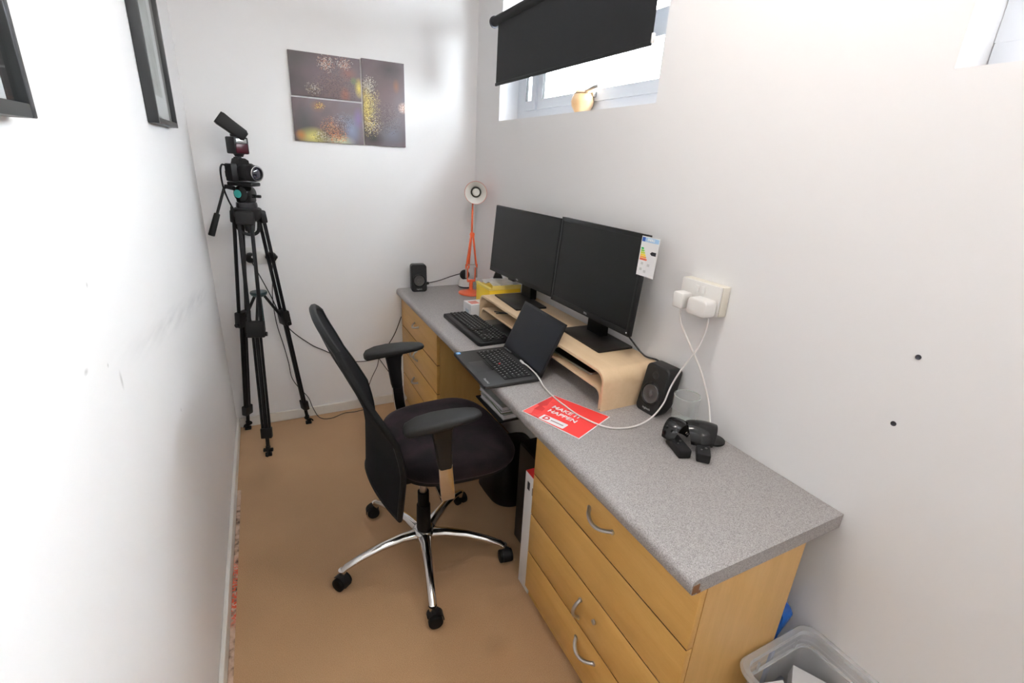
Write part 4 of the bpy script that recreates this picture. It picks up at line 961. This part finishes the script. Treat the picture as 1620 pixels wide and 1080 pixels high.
# arms
for s, y0 in ((-1, -.275), (1, .335)):
    zt = .772; xo = -.020
    def padr(x, w, zb, zt_): return [(x, y0+p[0], p[1]) for p in rrect(w, zt_-zb, min(.011, (zt_-zb)/2-.001), 4, 0, (zb+zt_)/2)]
    rings = [padr(xo+x, w, zt+z0, zt+z1) for x, w, z0, z1 in ((-.115, .03, -.040, -.022), (-.105, .055, -.044, -.012), (-.07, .078, -.036, -.004), (-.02, .088, -.030, .0), (.04, .086, -.026, .0), (.09, .072, -.023, -.002), (.115, .052, -.020, -.004), (.125, .028, -.017, -.007))]
    MB().ring_loft(rings).build('armrest', M_armpad, oc, angle=60)
    post = []
    for z, hw, hd, xc in ((zt-.030, .040, .020, .0), (zt-.045, .032, .017, .0), (zt-.10, .026, .015, .004), (zt-.17, .023, .014, .010), (zt-.185, .020, .012, .012)):
        post.append([(xo+xc+p[0], y0+p[1], z) for p in rrect(hw*2, hd*2, .008, 3)])
    MB().ring_loft(post).build('arm_sleeve', M_black, oc, angle=50)
    pts = [(xo+.012, y0, zt-.18), (xo+.018, y0, zt-.25), (xo+.026, y0-s*.012, zt-.31), (xo+.035, y0-s*.06, zt-.338), (xo+.04, y0-s*.14, zt-.340)]
    rg = []
    P = catmull(pts, 6)
    for i, p in enumerate(P):
        d = (P[min(i+1, len(P)-1)]-P[max(i-1, 0)]).normalized(); X = Vector((1, 0, 0)); X = (X-d*X.dot(d)).normalized(); Yv = d.cross(X)
        rg.append([p+X*q[0]+Yv*q[1] for q in rrect(.046, .016, .005, 3)])
    MB().ring_loft(rg).build('arm_bracket', M_chrome, oc, angle=50, label='polished metal arm bracket')
# ------------------------------------------------------------------ storage tub near right
tu = thing('storage_tub', 'clear plastic storage tub at the near end of the cabinet by the wall', 'tub', (1.28, -2.66, 0))
def tubring(o, z, r): return [(p[0], p[1], z) for p in rrect(.262+2*o, .58+2*o, r, 6, 1.279, -2.640)]
TZt = .408
outer = [tubring(-.030, .0, .03), tubring(-.026, .004, .03), tubring(-.012, .30, .035), tubring(-.010, TZt-.03, .035), tubring(-.008, TZt-.028, .035), tubring(-.006, TZt-.002, .035)]
inner = [tubring(-.009, TZt-.002, .033), tubring(-.012, TZt-.03, .033), tubring(-.0145, .30, .033), tubring(-.029, .008, .028)]
MB().ring_loft(outer+inner).build('tub_body', M_tub, tu, world=True)
rim = [tubring(-.010, TZt-.008, .034), tubring(.006, TZt-.010, .04), tubring(.008, TZt-.004, .04), tubring(.004, TZt+.002, .04), tubring(-.008, TZt+.002, .034), tubring(-.010, TZt-.008, .034)]
MB().ring_loft(rim, cap=False).build('rim', M_tubrim, tu, world=True)
led = [tubring(-.0125, .372, .033), tubring(-.018, .370, .03), tubring(-.018, .366, .03), tubring(-.0125, .366, .033)]
MB().ring_loft(led, cap=False).box((1.205, -2.368, .374), (1.208, -2.364, .400)).box((1.345, -2.368, .374), (1.348, -2.364, .400)).build('inner_ledge', M_tubrim, tu, world=True)
def leaf(nm, lb, cat, c, rot, w, d, t, m_, prt=None):
    T = thing(nm, lb, cat, c, rot=rot); MB().box((-w/2, -d/2, -t/2), (w/2, d/2, t/2), .001).build('sheet' if t < .01 else 'box_body', m_, T)
    if prt: MB().box((-w*.1, -d*.30, t/2+.0002), (w*.25, -d*.1, t/2+.0006)).box((w*.28, -d*.30, t/2+.0002), (w*.38, -d*.1, t/2+.0006)).build('orange_print', prt, T)
leaf('carton', 'white carton with orange print inside the clear tub', 'box', (1.325, -2.455, .312), (R(5), R(-4), R(32)), .095, .12, .040, M_paper, mat('orange_print', (.85, .30, .04), .6))
leaf('paper_sheet', 'loose pale sheet leaning inside the clear tub', 'paper', (1.222, -2.430, .322), (R(28), R(6), R(-14)), .075, .10, .002, M_paper)
leaf('folder', 'grey-blue folder at the back of the clear tub', 'folder', (1.272, -2.377, .155), (R(84), 0, R(2)), .15, .22, .010, mat('grey_blue_card', (.30, .36, .46), .6))
leaf('carton', 'plain pale carton lowest inside the clear tub', 'box', (1.278, -2.54, .147), (0, 0, R(3)), .17, .26, .27, mat('pale_card', (.62, .62, .60), .7))
# blue bag behind cabinet
bb = tag(MB().ring_loft([[Vector((1.352+.030*math.cos(t)*w*(1+.12*math.sin(3*t+z*30)), -2.280+.05*math.sin(t)*w*(1+.10*math.cos(4*t+z*22)), z)) for t in [2*math.pi*k/20 for k in range(20)]] for z, w in ((.001, .8), (.1, 1.0), (.30, .85), (.36, .8), (.41, 1.05), (.44, 1.1), (.455, .9), (.462, .6))]).build('plastic_bag', M_blue), 'bright blue plastic bag tucked between the near cabinet and the wall', 'bag')
